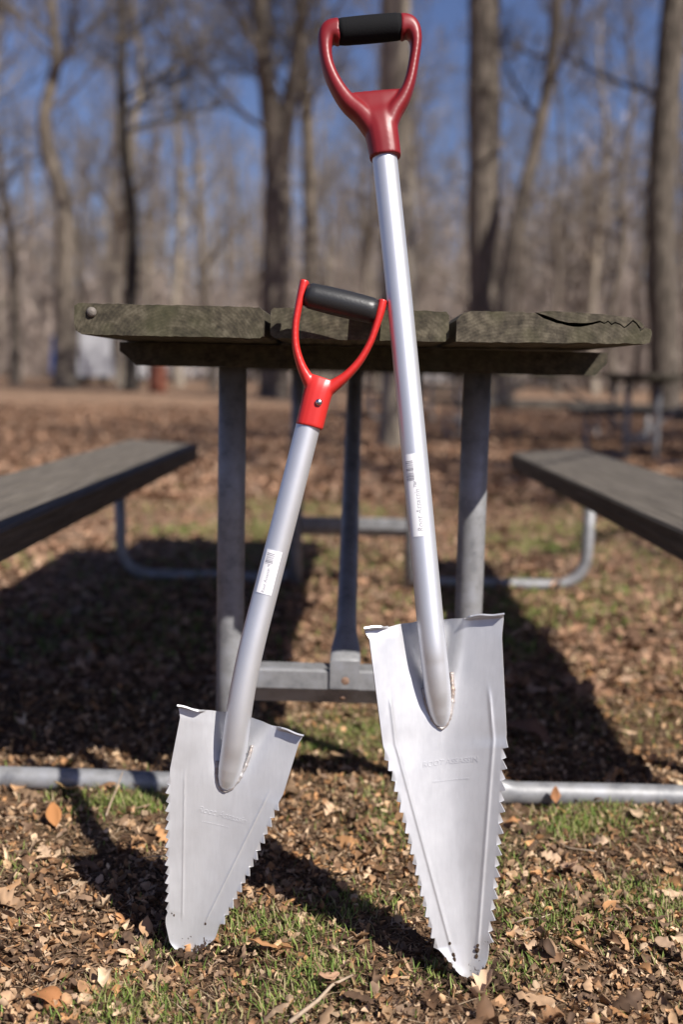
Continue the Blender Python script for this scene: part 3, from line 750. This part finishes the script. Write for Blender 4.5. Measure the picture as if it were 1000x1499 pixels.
G = 'bare trees of the woods behind the picnic table'
hero = []
p = path_from((-8.45, 36), [(-8.40, 3.5), (-8.38, 5.8), (-8.9, 7.4), (-8.95, 8.6), (-8.62, 10.2), (-8.75, 12)], 7)
t = place(make_tree('bare_tree', p, lin(.36, .07, len(p)), 1, M_barkA, .45, 20, 5.0), (-8.45, 36)); tag(t, 'pale trunked bare tree with a wavy kinked trunk, above the left end of the table', 'tree')
p = path_from((-6.65, 38), [(-6.62, 3), (-6.60, 5.5), (-6.85, 8), (-6.95, 10.5), (-6.95, 12.6)], 6)
t = place(make_tree('bare_tree', p, lin(.25, .09, len(p)), 2, M_barkC, .42, 20, 5.0), (-6.65, 38)); tag(t, 'slender nearly black bare tree standing behind the left tabletop plank', 'tree')
p = path_from((-1.38, 30), [(-1.40, 2), (-1.38, 5), (-1.44, 6.6), (-1.70, 8.2), (-1.95, 10.2)], 6)
t = place(make_tree('bare_tree', p, [.44, .40, .36, .34, .24, .20, .13, .06], 3, M_barkA, .40, 18, 5.0,
     forks=[([(-.02, 0, 5.9), (.18, .1, 7.2), (.42, .1, 8.6), (.62, .1, 10.4), (.75, 0, 13)], (.28, .10))]), (-1.38, 30)); tag(t, 'large bare tree whose thick trunk forks in two, left of the shorter shovel', 'tree')
p = path_from((-.42, 33), [(-.46, 2), (-.50, 4), (-.62, 7), (-.80, 9), (-.95, 11)], 6)
t = place(make_tree('bare_tree', p, lin(.31, .08, len(p)), 4, M_barkA, .45, 16, 4.0), (-.42, 33)); tag(t, 'medium bare tree with patches of pale bark, just right of the forked tree', 'tree')
p = path_from((.70, 10.5), [(.67, 1.5), (.62, 2.8), (.55, 4.2)], 9)
t = place(make_tree('bare_tree', p, [.180, .160, .148, .140, .10, .04], 5, M_barkB, .62, 16, 3.4), (.70, 10.5)); tag(t, 'nearest bare tree, straight trunk rising behind the handle of the taller shovel', 'tree')
p = path_from((3.40, 24), [(3.36, 2), (3.24, 5), (3.12, 8.4)], 9)
t = place(make_tree('bare_tree', p, [.38, .355, .345, .335, .22, .08], 6, M_barkA, .50, 18, 5.0), (3.40, 24)); tag(t, 'broad straight bare tree right of the taller shovel handle', 'tree')
p = path_from((3.75, 23), [(3.66, 2.1), (3.80, 3.7), (4.12, 5.2), (4.38, 6.8), (4.45, 8.3)], 6)
t = place(make_tree('bare_tree', p, lin(.20, .07, len(p)), 17, M_barkA, .38, 16, 4.0), (3.75, 23)); tag(t, 'slim bare tree bending to the right beside the broad straight tree', 'tree')
p = path_from((8.66, 28), [(8.50, 1.6), (8.20, 4.5), (8.18, 7), (8.25, 9.9)], 9)
t = place(make_tree('bare_tree', p, [.42, .39, .36, .35, .33, .20, .08], 8, M_barkD, .40, 20, 6.0), (8.66, 28)); tag(t, 'thick bare tree at the right edge with long branches reaching left', 'tree')

protos = []
for s in range(6):
    rr = random.Random(40+s); H = rr.uniform(14, 19); k = 6; x = y = 0; path = [(0, 0, -.3)]
    for i in range(1, k+1):
        x += rr.uniform(-.35, .35); y += rr.uniform(-.35, .35); path.append((x, y, H*i/k))
    protos.append(make_tree('bare_tree', path, lin(rr.uniform(.17, .26), .04, k+1), 50+s, (M_barkA, M_barkB, M_barkA)[s % 3], .30, 17, 4.6, sides=9, dens=.9, tw=1.5))
used = [False]*6
placed = [(-8.45, 36), (-6.65, 38), (-1.38, 30), (-.42, 33), (.7, 10.5), (3.4, 24), (3.75, 23), (8.66, 28)]
rr = random.Random(99)
def put(x, y, label, group, s=None, k=None):
    k = rr.randrange(6) if k is None else k
    o = protos[k] if not used[k] else copy_tree(protos[k]); used[k] = True
    sc_ = s or rr.uniform(.8, 1.15)
    o.location = (x, y, gz(x, y)); o.rotation_euler = (rad(rr.uniform(-3, 3)), rad(rr.uniform(-3, 3)), rr.uniform(0, 6.28)); o.scale = (sc_,)*3
    tag(o, label, 'tree', group); return o
cnt = 0
while cnt < 95:
    y = 32+88*rr.random()**.8; half = .36*y+3
    x = rr.uniform(-half, half)
    if y < 42 and any(abs(x/y-a/b)*42 < 1.0 for a, b in placed): continue
    if -.10 < x/y-.0 < -.055 and y < 60 and rr.random() < .8: continue     # sky gap left of the forked tree
    placed.append((x, y)); cnt += 1
    put(x, y, 'one of the bare trunks standing out of focus in the woods beyond the table', G)
# trees beside the clearing to the right, out of the picture but casting their shade across the ground
for x, y in [(7.4, 1.0), (9.5, 3.0), (13.0, 4.0), (12.0, 9.0), (7.8, 6.5), (10.2, 5.6), (17, 2.5), (18, 8), (15.5, -2), (22, 5), (24, 11), (11, 14), (19, 15), (-14, 12), (-17, 20),
             (6.6, 3.4), (8.6, -.8), (11.2, 1.2), (12.4, -3.5), (14.6, 6.6), (16.5, 11), (19.5, -4), (21, 0), (26, 2), (27, 8), (13.8, 12.5), (23, 16), (29, 13), (9.6, 9.2), (18.5, 4.8)]:
    put(x, y, 'bare tree beside the clearing, outside the photographed view', 'bare trees beside the clearing')

# far woods: one mass of stems and twigs
def far_woods():
    N1 = 1500; N2 = 165000
    V = []; ys_ = rng.uniform(75, 150, N1); xs_ = rng.uniform(-.62, .62, N1)*ys_; h = rng.uniform(9, 19, N1); w_ = rng.uniform(.07, .22, N1)
    lean = rng.normal(0, .7, (N1, 2))
    b = np.stack([xs_, ys_, np.zeros(N1)], 1); t_ = b+np.stack([lean[:, 0], lean[:, 1], h], 1)
    ex = np.zeros((N1, 3)); ex[:, 0] = w_
    ey = np.zeros((N1, 3)); ey[:, 1] = w_
    q1 = np.stack([b-ex, b+ex, t_+ex*.25, t_-ex*.25], 1); q2 = np.stack([b-ey, b+ey, t_+ey*.25, t_-ey*.25], 1)
    y2 = rng.uniform(70, 150, N2); x2 = rng.uniform(-.62, .62, N2)*y2
    zt = rng.beta(1.0, 2.4, N2)*19*(.75+.25*np.sin(x2*.11)+.12*np.sin(x2*.31+1)); zt = np.clip(zt, .2, None)
    c = np.stack([x2, y2, zt], 1)
    L = rng.uniform(.4, 1.7, N2); d = rng.normal(0, 1, (N2, 3)); d[:, 2] += .7*np.sign(d[:, 2]); d /= np.linalg.norm(d, axis=1)[:, None]
    wv = rng.normal(0, 1, (N2, 3)); wv[:, 1] *= .3; wv -= d*(wv*d).sum(1)[:, None]; wv /= np.linalg.norm(wv, axis=1)[:, None]
    wd = rng.uniform(.015, .06, N2)[:, None]
    q3 = np.stack([c-d*L[:, None]*.5-wv*wd, c-d*L[:, None]*.5+wv*wd, c+d*L[:, None]*.5+wv*wd*.3, c+d*L[:, None]*.5-wv*wd*.3], 1)
    Q = np.concatenate([q1, q2, q3]); n = len(Q)
    return np_mesh('distant_woods', Q.reshape(-1, 3), np.arange(n*4).reshape(n, 4))
link('distant_woods', far_woods(), M_twigs, kind='stuff')

# ------------------------------------------------------------------ things in the background
def bg_table(loc, rz, label):
    o = copy_tree(table); o.location = loc; o.rotation_euler = (0, 0, rz)
    tag(o, label, 'picnic table', 'background picnic tables'); return o
def table_at(cx, cy, rz, label):
    c, s = math.cos(rz), math.sin(rz); ox, oy = .043, 2.6        # local centre
    return bg_table((cx-(c*ox-s*oy), cy-(s*ox+c*oy), gz(cx, cy)), rz, label)
table_at(3.55, 10.0, rad(-62), 'blurred picnic table at the right edge with bright pipe legs')
table_at(2.35, 12.2, rad(-82), 'blurred picnic table whose bench shows beneath the right tabletop plank')
table_at(1.1, 17.5, rad(20), 'farthest blurred picnic table, seen between the taller shovel and the right table leg')

def car(name, loc, rz, paint, L=4.5, H=1.45, Wd=1.75, van=False, label='', cat='car'):
    t = empty(name, loc, rz)
    if van: side = [(-L/2, .35), (-L/2, H*.95), (-L/2+.15, H), (L*.22, H), (L*.36, H*.62), (L/2-.05, H*.52), (L/2, .45), (L/2, .3)]
    else: side = [(-L/2, .35), (-L/2, .85), (-L*.42, .95), (-L*.27, H*.97), (-L*.05, H), (L*.10, H*.97), (L*.25, .95), (L*.45, .80), (L/2, .62), (L/2, .3)]
    n = len(side); mb = MB()
    def wy(z): return Wd/2*(1 if z < .95 else 1-.16*(z-.95)/max(H-.95, .1))
    vs = [(x, -wy(z), z) for x, z in side]+[(x, wy(z), z) for x, z in side]
    mb.add(vs, [tuple(range(n)), tuple(n+i for i in reversed(range(n)))]+[(i, n+i, n+(i+1) % n, (i+1) % n) for i in range(n)], False)
    mb.build('body', paint, t)
    for s in (-1, 1):
        for x0, x1 in ((-L*.24, -L*.05), (-L*.03, L*.11)):
            mb = MB(); y = s*(Wd/2*.945); z0, z1 = (.98, H*.93) if not van else (1.1, H*.86)
            mb.add([(x0, y*1.02, z0), (x1+.15*(x1 > 0), y*1.02, z0), (x1, y*.945, z1), (x0, y*.945, z1)], [(0, 1, 2, 3)], False)
            w_ = mb.build('window', M_glass, t); finish(w_, ('SOLIDIFY', dict(thickness=.03, offset=0)))
        for x in (-L*.31, L*.31):
            mb = MB(); mb.tube([(x, s*(Wd/2-.2), .32), (x, s*(Wd/2+.01), .32)], .32, 18); wh = mb.build('wheel', M_tyre, t)
            mb = MB(); mb.tube([(x, s*(Wd/2), .32), (x, s*(Wd/2+.03), .32)], .18, 14); mb.build('rim', M_steel, wh)
    tag(t, label, cat); return t
car('parked_van', (-9.9, 52, 0), rad(86), M_farpaint_w, 5.2, 2.5, 1.95, True, 'tall white van far behind the left end of the table', 'van')
car('parked_van', (-13.3, 60, 0), rad(90), M_farpaint_b, 5.0, 2.35, 1.9, True, 'small blue van far away between the trunks at the left', 'van')
car('parked_car', (-9.3, 74, 0), rad(12), M_farpaint_w, 4.6, 1.5, 1.8, False, 'low white car far away, left of the left table leg')
car('parked_car', (-5.6, 78, 0), rad(170), M_farpaint_w, 4.6, 1.5, 1.8, False, 'white car seen between the left table leg and the shorter shovel')
car('parked_car', (6.6, 76, 0), rad(5), M_farpaint_w, 4.6, 1.5, 1.8, False, 'white car far behind the taller shovel and right table leg')
car('parked_car', (13.2, 78, 0), rad(178), M_farpaint_w, 4.6, 1.5, 1.8, False, 'white car far behind the right tabletop plank end')
mb = MB(); mb.tube([(0, 0, 0), (0, 0, .02), (0, 0, .28), (0, 0, .3), (0, 0, .32), (0, 0, .58), (0, 0, .6), (0, 0, .62), (0, 0, .86), (0, 0, .88)], [.29, .3, .29, .305, .29, .29, .305, .29, .29, .3], 20)
b_ = empty('trash_barrel', (-5.45, 36, gz(-5.45, 36))); mb.build('drum', M_orange, b_)
mb = MB(); mb.tube([(0, 0, .875), (0, 0, .905)], [.305, .305], 20); mb.build('rim', M_rust, b_)
tag(b_, 'rusty orange barrel far behind, left of the left table leg', 'barrel')

# ------------------------------------------------------------------ leaf litter
def leaf_template(kind, seed):
    r = np.random.default_rng(seed)
    if kind == 'lobed':
        rows = np.linspace(0, 1, 9); wdt = np.array([.03, .16, .10, .26, .14, .30, .15, .17, .01])*r.uniform(.85, 1.2, 9)
    elif kind == 'oval':
        rows = np.linspace(0, 1, 6); wdt = np.array([.02, .2, .3, .27, .17, .01])*r.uniform(.85, 1.15, 6)
    else:
        rows = np.linspace(0, 1, 3); wdt = np.array([.14, .34, .12])*r.uniform(.5, 1.4, 3)
    V = []; cz = r.uniform(-.5, .5)
    for i, (y, w_) in enumerate(zip(rows, wdt)):
        zz = cz*(y-.5)**2*1.6
        V += [(-w_+r.uniform(-.03, .03), y-.5+r.uniform(-.02, .05), zz+w_*r.uniform(.2, .8)), (0+r.uniform(-.02, .02), y-.5, zz), (w_+r.uniform(-.03, .03), y-.5+r.uniform(-.02, .05), zz+w_*r.uniform(.2, .8))]
    F_ = []
    for i in range(len(rows)-1):
        for j in range(2):
            a = i*3+j; F_.append((a, a+1, a+4, a+3))
    return np.array(V), np.array(F_)
def rotmats(n, tilt):
    yaw = rng.uniform(0, 2*np.pi, n); ax = rng.uniform(0, 2*np.pi, n); ti = np.abs(rng.normal(0, tilt, n))
    c, s = np.cos(yaw), np.sin(yaw); Rz = np.zeros((n, 3, 3)); Rz[:, 0, 0] = c; Rz[:, 0, 1] = -s; Rz[:, 1, 0] = s; Rz[:, 1, 1] = c; Rz[:, 2, 2] = 1
    ux, uy = np.cos(ax), np.sin(ax); c, s = np.cos(ti), np.sin(ti); K = 1-c
    R = np.zeros((n, 3, 3))
    R[:, 0, 0] = c+ux*ux*K; R[:, 0, 1] = ux*uy*K; R[:, 0, 2] = uy*s; R[:, 1, 0] = ux*uy*K; R[:, 1, 1] = c+uy*uy*K; R[:, 1, 2] = -ux*s
    R[:, 2, 0] = -uy*s; R[:, 2, 1] = ux*s; R[:, 2, 2] = c
    return R @ Rz
PAL = np.array([(.36, .21, .11), (.26, .145, .075), (.42, .27, .155), (.52, .37, .24), (.16, .09, .05), (.40, .21, .095), (.31, .20, .12), (.46, .32, .21), (.09, .055, .035), (.20, .13, .085), (.13, .08, .05)])
PALF = np.array([(.29, .175, .11), (.26, .155, .10), (.33, .205, .13), (.35, .235, .16), (.24, .14, .088), (.31, .18, .11)])
def scatter(kind, n, region, smin, smax, tilt, zoff, pal=PAL, seed=0, ntemp=5, dens=None):
    parts_V = []; parts_F = []; parts_T = []; base = 0
    for k in range(ntemp):
        TV, TF = leaf_template(kind, seed*31+k); m = n//ntemp
        x, y = region(m)
        if dens is not None:
            keep = rng.random(m) < dens(x, y); x, y = x[keep], y[keep]; m = len(x)
        s = smin+(smax-smin)*rng.random(m)**1.8; R = rotmats(m, tilt)
        sv = np.ones((m, 1, 3)); sv[:, 0, 0] = rng.uniform(.35, 1.35, m); sv[:, 0, 2] = rng.uniform(-2.2, 2.8, m)
        P = np.einsum('nij,nkj->nki', R, TV[None]*sv)*s[:, None, None]
        zmin = P[:, :, 2].min(1)
        P[:, :, 0] += x[:, None]; P[:, :, 1] += y[:, None]
        P[:, :, 2] += (hfun(x, y) - zmin*.55 + rng.uniform(zoff[0], zoff[1], m))[:, None]
        kk = len(TV); parts_V.append(P.reshape(-1, 3)); parts_F.append((TF[None]+(np.arange(m)*kk)[:, None, None]).reshape(-1, 4)+base); base += m*kk
        c = pal[rng.integers(0, len(pal), m)]*rng.uniform(.65, 1.5, (m, 1)); parts_T.append(np.repeat(c, kk, 0)*rng.uniform(.62, 1.3, (m*kk, 1)))
    return np_mesh(kind, np.concatenate(parts_V), np.concatenate(parts_F), np.clip(np.concatenate(parts_T), 0, .8))
def region_near(m):
    y = rng.uniform(.85, 2.6, m); x = rng.uniform(-1, 1, m)*(.40*y+.35)+.0; return x, y
def region_mid(m):
    y = 2.3+4.2*rng.random(m)**1.2; x = rng.uniform(-1, 1, m)*(.36*y+.5); return x, y
def region_far(m):
    y = 5.8+16*rng.random(m)**1.3; x = rng.uniform(-1, 1, m)*(.36*y+1); return x, y
def patchy(x, y):
    q = np.sin(x*9+1.3)*np.cos(y*8-.4)+.5*np.sin(x*23-y*17); return np.clip(.68+.38*q, .25, 1)
link('leaf_litter', scatter('frag', 98000, region_near, .004, .015, .8, (-.002, .006), seed=1, dens=patchy), M_leaf, kind='stuff')
link('leaf_litter', scatter('oval', 9000, region_near, .009, .026, .55, (0, .007), seed=2, dens=patchy), M_leaf, kind='stuff')
link('leaf_litter', scatter('lobed', 1300, region_near, .018, .045, .45, (.002, .010), seed=3, dens=patchy), M_leaf, kind='stuff')
link('leaf_litter', scatter('frag', 34000, region_mid, .012, .034, .32, (-.002, .006), pal=PALF, seed=4), M_leaf, kind='stuff')
link('leaf_litter', scatter('lobed', 3500, region_mid, .03, .07, .32, (.002, .010), pal=PALF, seed=5), M_leaf, kind='stuff')
link('leaf_litter', scatter('oval', 26000, region_far, .05, .11, .25, (0, .012), pal=PALF, seed=6), M_leaf, kind='stuff')

# single leaves that stand out
def single_leaf(x, y, size, colr, seed, label, tilt=(0, 0, 0), z=.012, kind='lobed'):
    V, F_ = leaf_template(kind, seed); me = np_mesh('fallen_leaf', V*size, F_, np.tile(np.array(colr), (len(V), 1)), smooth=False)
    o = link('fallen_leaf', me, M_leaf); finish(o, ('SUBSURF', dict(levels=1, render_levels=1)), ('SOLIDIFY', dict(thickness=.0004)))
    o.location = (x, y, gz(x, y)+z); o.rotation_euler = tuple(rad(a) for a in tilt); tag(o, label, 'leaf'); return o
single_leaf(.348, 1.431, 0.046, (.52, .33, .22), 201, 'large pale tan lobed leaf lying right of the long shovel blade', (28, 12, 200), .014)
single_leaf(-.399, 1.690, 0.049, (.50, .33, .15), 202, 'curled yellow tan leaf just in front of the left ground pipe', (8, 20, 80), .012)
single_leaf(-.393, 1.585, 0.043, (.42, .19, .07), 203, 'orange brown leaf below the curled yellow leaf at the left', (38, -8, 20), .016, 'oval')
single_leaf(-.285, 1.112, 0.045, (.38, .17, .07), 204, 'orange brown leaf at the bottom left corner', (12, 5, 70), .010, 'oval')
single_leaf(.378, 1.685, 0.028, (.36, .17, .08), 206, 'small reddish leaf standing upright against the right ground pipe', (82, 0, 10), .026, 'oval')
single_leaf(.016, 1.150, 0.030, (.46, .28, .18), 207, 'light brown leaf at the bottom centre between the two blades', (15, -10, 130), .010)
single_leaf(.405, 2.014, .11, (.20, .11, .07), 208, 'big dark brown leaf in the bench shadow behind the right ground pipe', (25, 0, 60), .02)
single_leaf(-.061, 1.231, 0.036, (.46, .24, .11), 210, 'golden brown leaf right of the short shovel tip', (20, 14, 100), .012)
single_leaf(.42, 1.235, 0.033, (.40, .27, .18), 211, 'grey tan leaf at the right edge in front of the long blade', (10, -14, 40), .010)
single_leaf(-.206, 1.275, 0.030, (.48, .30, .17), 212, 'cupped tan leaf left of the short shovel tip', (30, 10, 10), .012, 'oval')
single_leaf(.305, 1.610, 0.033, (.44, .22, .10), 213, 'flat orange tan leaf right of the long blade near the ground pipe', (15, -5, 85), .010)
def twig(pts, r, label):
    mb = MB(); P = [Vector((x, y, gz(x, y)+z)) for x, y, z in pts]; o = P[0].copy()
    mb.tube([p-o for p in P], [r*(1-.5*i/(len(P)-1)) for i in range(len(P))], 7); t = mb.build('twig', M_straw); t.location = o; tag(t, label, 'twig')
twig([(-.025, 1.075, .010), (.005, 1.108, .013), (.020, 1.128, .017), (.043, 1.150, .015)], .0026, 'pale stick lying at the bottom edge of the picture')
twig([(-.318, 1.598, .008), (-.316, 1.625, .018), (-.312, 1.655, .030), (-.308, 1.680, .045)], .0016, 'thin pale straw leaning up in the grass left of the short blade')
for i, (x, y, a, l) in enumerate([(.25, 1.30, .3, .05), (.40, 1.50, 2.6, .06), (-.33, 1.35, 1.2, .05), (-.05, 1.55, 2.0, .05), (.55, 1.75, .2, .08), (-.20, 1.45, 2.8, .04)]):
    twig([(x+l*j/3*math.cos(a), y+l*j/3*math.sin(a), .010+.003*math.sin(j*2+i)) for j in range(4)], .0013,
         ['short brown twig right of the long blade tip', 'twig across the leaves at the right, above the grass tuft', 'twig on the leaves left of the short blade', 'twig in the shade between the two blades', 'long thin twig beside the right ground pipe', 'tiny twig behind the short blade shadow'][i])

# soil crumbs around the tips
mb = MB()
for (cx, cy, n, sp) in ((.178, 1.172, 70, .026), (-.140, 1.225, 80, .026)):
    for i in range(n):
        x = cx+random.gauss(0, sp); y = cy+random.gauss(0, .010)-.002
        blob(mb, (x, y, gz(x, y)+random.uniform(0, .010)), random.uniform(.0016, .0055), i, (1, 1, .8), 4, 6)
mb.build('loose_soil', M_mud)['kind'] = 'stuff'

# ------------------------------------------------------------------ grass
def grass(n, centres, region=None, hmin=.015, hmax=.04, wd=.0013, seed=0, pal=None, flat=0):
    if centres is not None:
        c = np.array(centres); w_ = c[:, 3]/c[:, 3].sum(); i = rng.choice(len(c), n, p=w_)
        x = c[i, 0]+rng.normal(0, 1, n)*c[i, 2]; y = c[i, 1]+rng.normal(0, 1, n)*c[i, 2]*.8
    else: x, y = region(n)
    h = rng.uniform(hmin, hmax, n); a = rng.uniform(0, 2*np.pi, n); ln = rng.uniform(.1, .9, n)*h
    if flat: ln = rng.uniform(1.5, 4.5, n)*h
    dx, dy = np.cos(a), np.sin(a); px, py = -dy, dx
    b = np.stack([x, y, hfun(x, y)-.002], 1); V = []
    for f, wf in ((0, 1), (.4, .9), (.75, .6), (1, .08)):
        c_ = b + np.stack([dx*ln*f**1.8, dy*ln*f**1.8, h*f*(1-.18*f)], 1); s = np.stack([px, py, 0*px], 1)*(wd*wf)
        V += [c_-s, c_+s]
    V = np.stack(V, 1); F_ = np.array([(0, 1, 3, 2), (2, 3, 5, 4), (4, 5, 7, 6)])
    FF = (F_[None]+(np.arange(n)*8)[:, None, None]).reshape(-1, 4)
    if pal is None: pal = np.array([(.16, .24, .05), (.21, .29, .06), (.12, .19, .035), (.29, .33, .09), (.36, .33, .15), (.25, .31, .08), (.40, .32, .18)])
    t_ = pal[rng.integers(0, len(pal), n)]*rng.uniform(.7, 1.2, (n, 1))
    return np_mesh('grass', V.reshape(-1, 3), FF, np.repeat(t_, 8, 0))
C_ = [(-.317, 1.665, .035, 2.0), (-.26, 1.66, .03, 1.2), (-.41, 1.700, .012, .35), (.017, 2.013, .08, 2.2), (.121, 2.019, .08, 2), (-.03, 1.93, .05, .9), (.443, 1.644, .045, 2.2), (.391, 1.603, .035, 1.6), (.439, 1.374, .05, 1.5), (.50, 1.36, .04, 1), (.313, 1.334, .04, .8),
      (-.059, 1.271, .030, .8), (-.017, 1.281, .035, .8), (.06, 1.36, .035, .9), (-.182, 1.115, .045, 1.6), (-.22, 1.105, .03, .8), (-.029, 1.132, .04, 1.0), (.008, 1.181, .035, 1.0), (.289, 1.298, .035, .8),
      (.149, 1.178, .02, .6), (.222, 1.201, .03, .8), (.267, 1.369, .04, .9), (-.103, 1.304, .03, .5), (.442, 1.269, .04, .7), (.12, 1.60, .05, 1.0), (.14, 1.70, .05, .9), (.632, 2.129, .12, 1.4), (-.172, 1.235, .03, .5), (-.42, 1.45, .04, .4), (.58, 2.4, .15, 1.2), (.23, 1.48, .03, .7)]
C_ = [(x, y, r, w_) for x, y, r, w_ in C_]
link('grass', grass(13000, C_, hmin=.007, hmax=.022, wd=.0009), M_grass, kind='stuff')
link('grass', grass(2500, None, region_near, .008, .022, .0010), M_grass, kind='stuff')
Cm = [(rng.uniform(-1.6, 1.8), rng.uniform(2.3, 6.5), rng.uniform(.08, .30), rng.uniform(.4, 2)) for _ in range(46)]
link('grass', grass(16000, Cm, hmin=.015, hmax=.04, wd=.0022), M_grass, kind='stuff')
link('dry_straw', grass(45000, None, region_near, .003, .010, .0008, pal=np.array([(.36, .25, .16), (.24, .15, .09), (.48, .37, .26), (.15, .09, .055), (.30, .2, .12)]), flat=1), M_leaf, kind='stuff')
